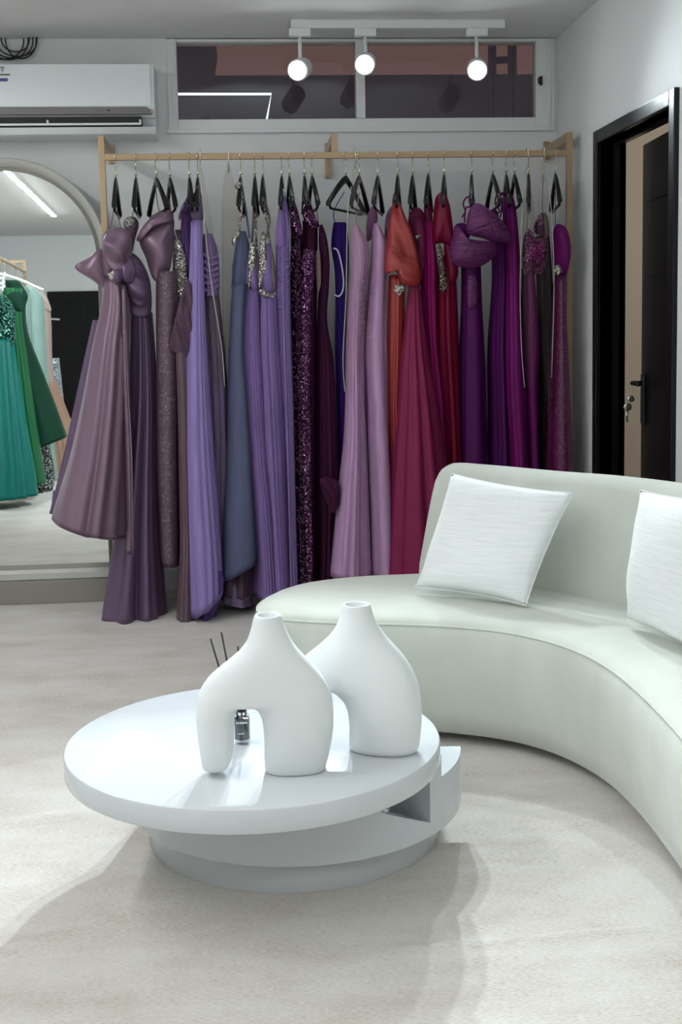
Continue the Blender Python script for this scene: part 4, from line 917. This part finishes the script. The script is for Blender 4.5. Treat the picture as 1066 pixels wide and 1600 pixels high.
# 25
g = gown('dark wine sequin gown in the second clear bag from the right post', 850, 720, 5.18)
cloth_tube('dress_body', G['wine_d'], g, [(370, 838, 858), (430, 840, 862), (540, 841, 864), (640, 841, 862), (800, 842, 862), (930, 842, 864)], 5.20, (.05, .10), (.002, .008), (5, 8), 190)
puff('bodice', G['mag_seq'], g, [(834, 360), (840, 340), (848, 332), (856, 340), (858, 372), (848, 372)], 5.17, .03, .003, 191)
puff('bodice_lining', G['nude'], g, [(850, 336), (855, 340), (857, 366), (852, 368)], 5.13, .012, .001, 192)
strip('strap', G['wine_d'], g, [(848, 334), (848, 300), (849, 270)], 5.19, .0015)
# 26
g = gown('burgundy gown with leaf shaped beading, last one beside the right post', 875, 720, 5.12)
cloth_tube('dress_body', G['wine_b'], g, [(430, 866, 884), (500, 864, 884), (540, 862, 886), (640, 858, 890), (720, 855, 893), (800, 852, 896), (930, 846, 902)], 5.12, (.05, .14), (.002, .007), (4, 6), 200)
puff('bodice', G['magenta'], g, [(866, 356), (880, 352), (888, 366), (891, 394), (884, 432), (872, 436), (864, 412)], 5.11, .06, .004, 201)
puff('beading', M['silver_beads'], g, [(865, 418), (874, 414), (878, 424), (870, 430)], 5.05, .010, .002, 3)
strip('ribbon', G['nude'], g, [(868, 356), (868, 330), (868, 300)], 5.15, .002)
# ---------------------------------------------------------------- clear garment bags
for (pr, top, Y, lab, sd, zip_) in (
    ([(262, 312, 315), (300, 312, 322), (360, 314, 332), (440, 318, 344), (520, 324, 350), (600, 334, 354)], (313, 243), 5.06, 'clear garment bag over the grey lilac gown', 1, [(313, 255), (318, 330), (330, 440), (346, 540), (351, 604)]),
    ([(258, 354, 360), (300, 348, 368), (340, 347, 374), (420, 347, 378), (520, 348, 372), (610, 350, 366)], (357, 240), 5.20, 'clear garment bag hanging left of the slate blue gown', 2, [(354, 262), (349, 300), (348, 400), (349, 560)]),
    ([(258, 553, 557), (300, 546, 566), (340, 542, 574), (420, 541, 577), (520, 538, 572), (612, 536, 560)], (555, 240), 5.03, 'clear garment bag over the left pink mermaid gown', 3, [(549, 292), (543, 340), (541, 460), (536, 560), (539, 612)]),
    ([(258, 822, 827), (300, 818, 832), (380, 815, 842), (480, 813, 845), (606, 818, 842)], (824, 236), 5.03, 'clear garment bag over the magenta glitter gown', 4, [(822, 262), (817, 320), (813, 440), (815, 540), (820, 606)]),
    ([(252, 847, 853), (300, 842, 860), (350, 838, 864), (440, 842, 866), (560, 846, 868), (640, 850, 866)], (849, 236), 5.06, 'clear garment bag next to the right post', 5, [(851, 255), (858, 290), (863, 350), (866, 450), (862, 590)])):
    p = at(pr[0][1], pr[-1][0], Y); b = thing('garment_bag', lab, 'garment bag', tuple(p), 'clear garment bags on the dress rail')
    cloth_tube('film', M['bag'], b, pr, Y, (.015, .035), (.001, .004), (3, 5), sd, rows=24, cols=48, hollow=False)
    strip('zip', M['mirror_frame'], b, zip_, Y-.03, .0018)
    q = at(top[0], 243, BY_); bm = bmesh.new(); tube(bm, cat([at(top[0], 270, Y), (q.x, BY_-.03, bz-.02), (q.x, BY_-.02, bz+.018), (q.x, BY_, bz+.026), (q.x, BY_+.019, bz+.015), (q.x, BY_+.018, bz-.01)], 5), .0028, 6); obj('hook', bm, M['hook'], b)
# ---------------------------------------------------------------- the other rail, on the left of the room (seen in the mirror)
RX, RXE = -1.60, -1.90
r2 = thing('dress_rail', 'gold dress rail with green gowns seen in the arched mirror', 'clothes rail', (RX, 1.3, 0))
bm = bmesh.new(); tube(bm, [(RXE, -.2, 1.72), (RX, 3.25, 1.72)], .013, 10); obj('hanging_bar', bm, M['gold'], r2)
for x, y, z in ((RXE, -.2, 1.80), (RX, 3.25, 1.735)):
    bm = bmesh.new(); box(bm, (x-.013, y-.013, 0), (x+.013, y+.013, z), bev=.0015); obj('post', bm, M['gold'], r2, False)
    if y < 0: bm = bmesh.new(); box(bm, (x-.25, y-.013, 0), (x+.1, y+.013, .025), bev=.0015); obj('base_bar', bm, M['gold'], r2, False)
bm = bmesh.new(); box(bm, (RXE-.35, -.213, 1.795), (RXE+.013, -.187, 1.82), bev=.0015); obj('top_arm', bm, M['gold'], r2, False)
def mg(label, prof, Yr, mat, dep, amp, n, seed, slant=0, name='dress_body', bod=None):
    mp = lambda x, y: refl(x, y, Yr)
    g = gown(label, (prof[-1][1]+prof[-1][2])/2, prof[-1][0], Yr, mp)
    cloth_tube(name, mat, g, prof, Yr, dep, amp, n, seed, slant=slant, mp=mp)
    return g, mp
T = {}
T['teal'] = cloth('teal_satin', dye(0, 112, 104, .72), .5); T['green'] = cloth('emerald_satin', dye(0, 96, 52, .72), .5); T['bottle'] = cloth('bottle_green_velvet', dye(0, 60, 40, .6), .8, .5)
T['gsq'] = sequin('green_glitter', dye(0, 60, 48), (.3, .6, .5, 1), 160, .3); T['bsq'] = sequin('black_glitter', dye(16, 20, 20), (.8, .85, .85, 1), 120, .3)
T['mint'] = cloth('mint_chiffon', dye(150, 178, 170, .75), .6); T['blush'] = cloth('blush_satin', dye(205, 180, 170, .6), .5); T['peach'] = cloth('peach_tulle', dye(190, 150, 128, .6), .7); T['silver'] = sequin('silver_tulle', dye(130, 142, 150), (.9, .95, 1, 1), 90, .35)
mp = lambda x, y: refl(x, y, 2.35)
g, mp = mg('teal satin gown with a beaded bodice, nearest in the mirror', [(530, -40, 20), (600, -52, 30), (680, -64, 42), (740, -74, 52), (778, -80, 56)], 2.40, T['teal'], (.08, .22), (.003, .02), (5, 8, 11), 300, -4, 'skirt')
puff('beaded_bodice', T['gsq'], g, [(-40, 470), (-20, 455), (5, 460), (22, 478), (24, 510), (20, 540), (-10, 545), (-40, 540)], 0, .08, .004, 5, mp=lambda x, y: refl(x, y, 2.42))
puff('off_shoulder_sleeve', T['bottle'], g, [(10, 462), (28, 456), (40, 470), (36, 486), (22, 484)], 0, .04, .004, 5, mp=lambda x, y: refl(x, y, 2.38))
strip('strap', M['white_trim'], g, [(4, 455), (5, 440), (8, 425)], 0, .006, mp=lambda x, y: refl(x, y, 2.42))
g, mp = mg('emerald green gown second in the mirror', [(450, 4, 34), (500, 4, 34), (560, 6, 42), (660, 12, 56), (760, 22, 72)], 2.12, T['green'], (.07, .16), (.003, .02), (5, 9), 302, -6)
g, mp = mg('dark bottle green velvet gown with a slanting hem in the mirror', [(438, 8, 30), (462, 10, 44), (480, 10, 40), (520, 14, 44), (580, 24, 66), (640, 36, 88), (694, 46, 106)], 1.85, T['bottle'], (.07, .16), (.002, .012), (4, 6), 304, -12)
g, mp = mg('black glitter gown with a long hem in the mirror', [(470, 0, 36), (600, -4, 58), (700, -6, 78), (756, -8, 86), (800, -20, 70)], 1.55, T['bsq'], (.08, .2), (.003, .02), (5, 9), 306, -6)
g, mp = mg('pale mint chiffon gown in the mirror, behind the green ones', [(446, 40, 50), (462, 38, 66), (500, 40, 70), (560, 44, 73), (640, 50, 78), (780, 60, 92)], .95, T['mint'], (.08, .14), (.003, .01), (6, 10), 308)
strip('pearl_trim', T['blush'], g, [(36, 440), (46, 448), (54, 462)], 0, .02, mp=lambda x, y: refl(x, y, 1.0))
g, mp = mg('blush gown with a peach tulle skirt, farthest in the mirror', [(455, 54, 66), (470, 56, 76), (500, 58, 80), (560, 62, 82), (600, 66, 86)], .45, T['blush'], (.08, .10), (.002, .006), (4, 6), 310, 0, 'bodice')
cloth_tube('skirt', T['peach'], g, [(596, 64, 88), (640, 68, 104), (690, 74, 122), (740, 80, 132)], .45, (.10, .22), (.003, .02), (5, 9), 311, mp=mp)
puff('lace_shoulder', T['blush'], g, [(56, 455), (64, 458), (76, 472), (80, 486), (70, 484), (60, 470)], 0, .05, .01, 4, mp=lambda x, y: refl(x, y, .5))
g, mp = mg('silver glitter tulle gown low in the mirror behind the mauve bow gown', [(560, 78, 92), (680, 82, 104), (758, 84, 108)], .15, T['silver'], (.1, .16), (.003, .01), (5, 8), 312)
for (x, Yr, lab) in ((-2, 2.40, 'white hanger of the teal gown in the mirror'), (14, 2.12, 'white hanger of the emerald gown in the mirror'), (24, 1.85, 'white hanger of the bottle green gown in the mirror'), (34, 1.55, 'white hanger of the black glitter gown in the mirror'), (46, .95, 'white hanger of the mint gown in the mirror'), (60, .45, 'white hanger of the blush gown in the mirror')):
    hx = RX+(RXE-RX)*(3.25-Yr)/3.45
    h = thing('clothes_hanger', lab, 'hanger', (hx, Yr, 1.72), 'white hangers on the other rail')
    bm = bmesh.new(); tube(bm, cat([(hx, Yr, 1.60), (hx+.10, Yr, 1.575), (hx+.2, Yr, 1.54)], 4)[::-1]+cat([(hx, Yr, 1.60), (hx-.10, Yr, 1.575), (hx-.2, Yr, 1.54)], 4), .009, 8); obj('shoulder', bm, M['plastic'], h)
    bm = bmesh.new(); tube(bm, [(hx, Yr, 1.60), (hx, Yr, 1.70), (hx+.014, Yr, 1.735), (hx, Yr, 1.742), (hx-.014, Yr, 1.735)], .003, 6); obj('hook', bm, M['hook'], h)
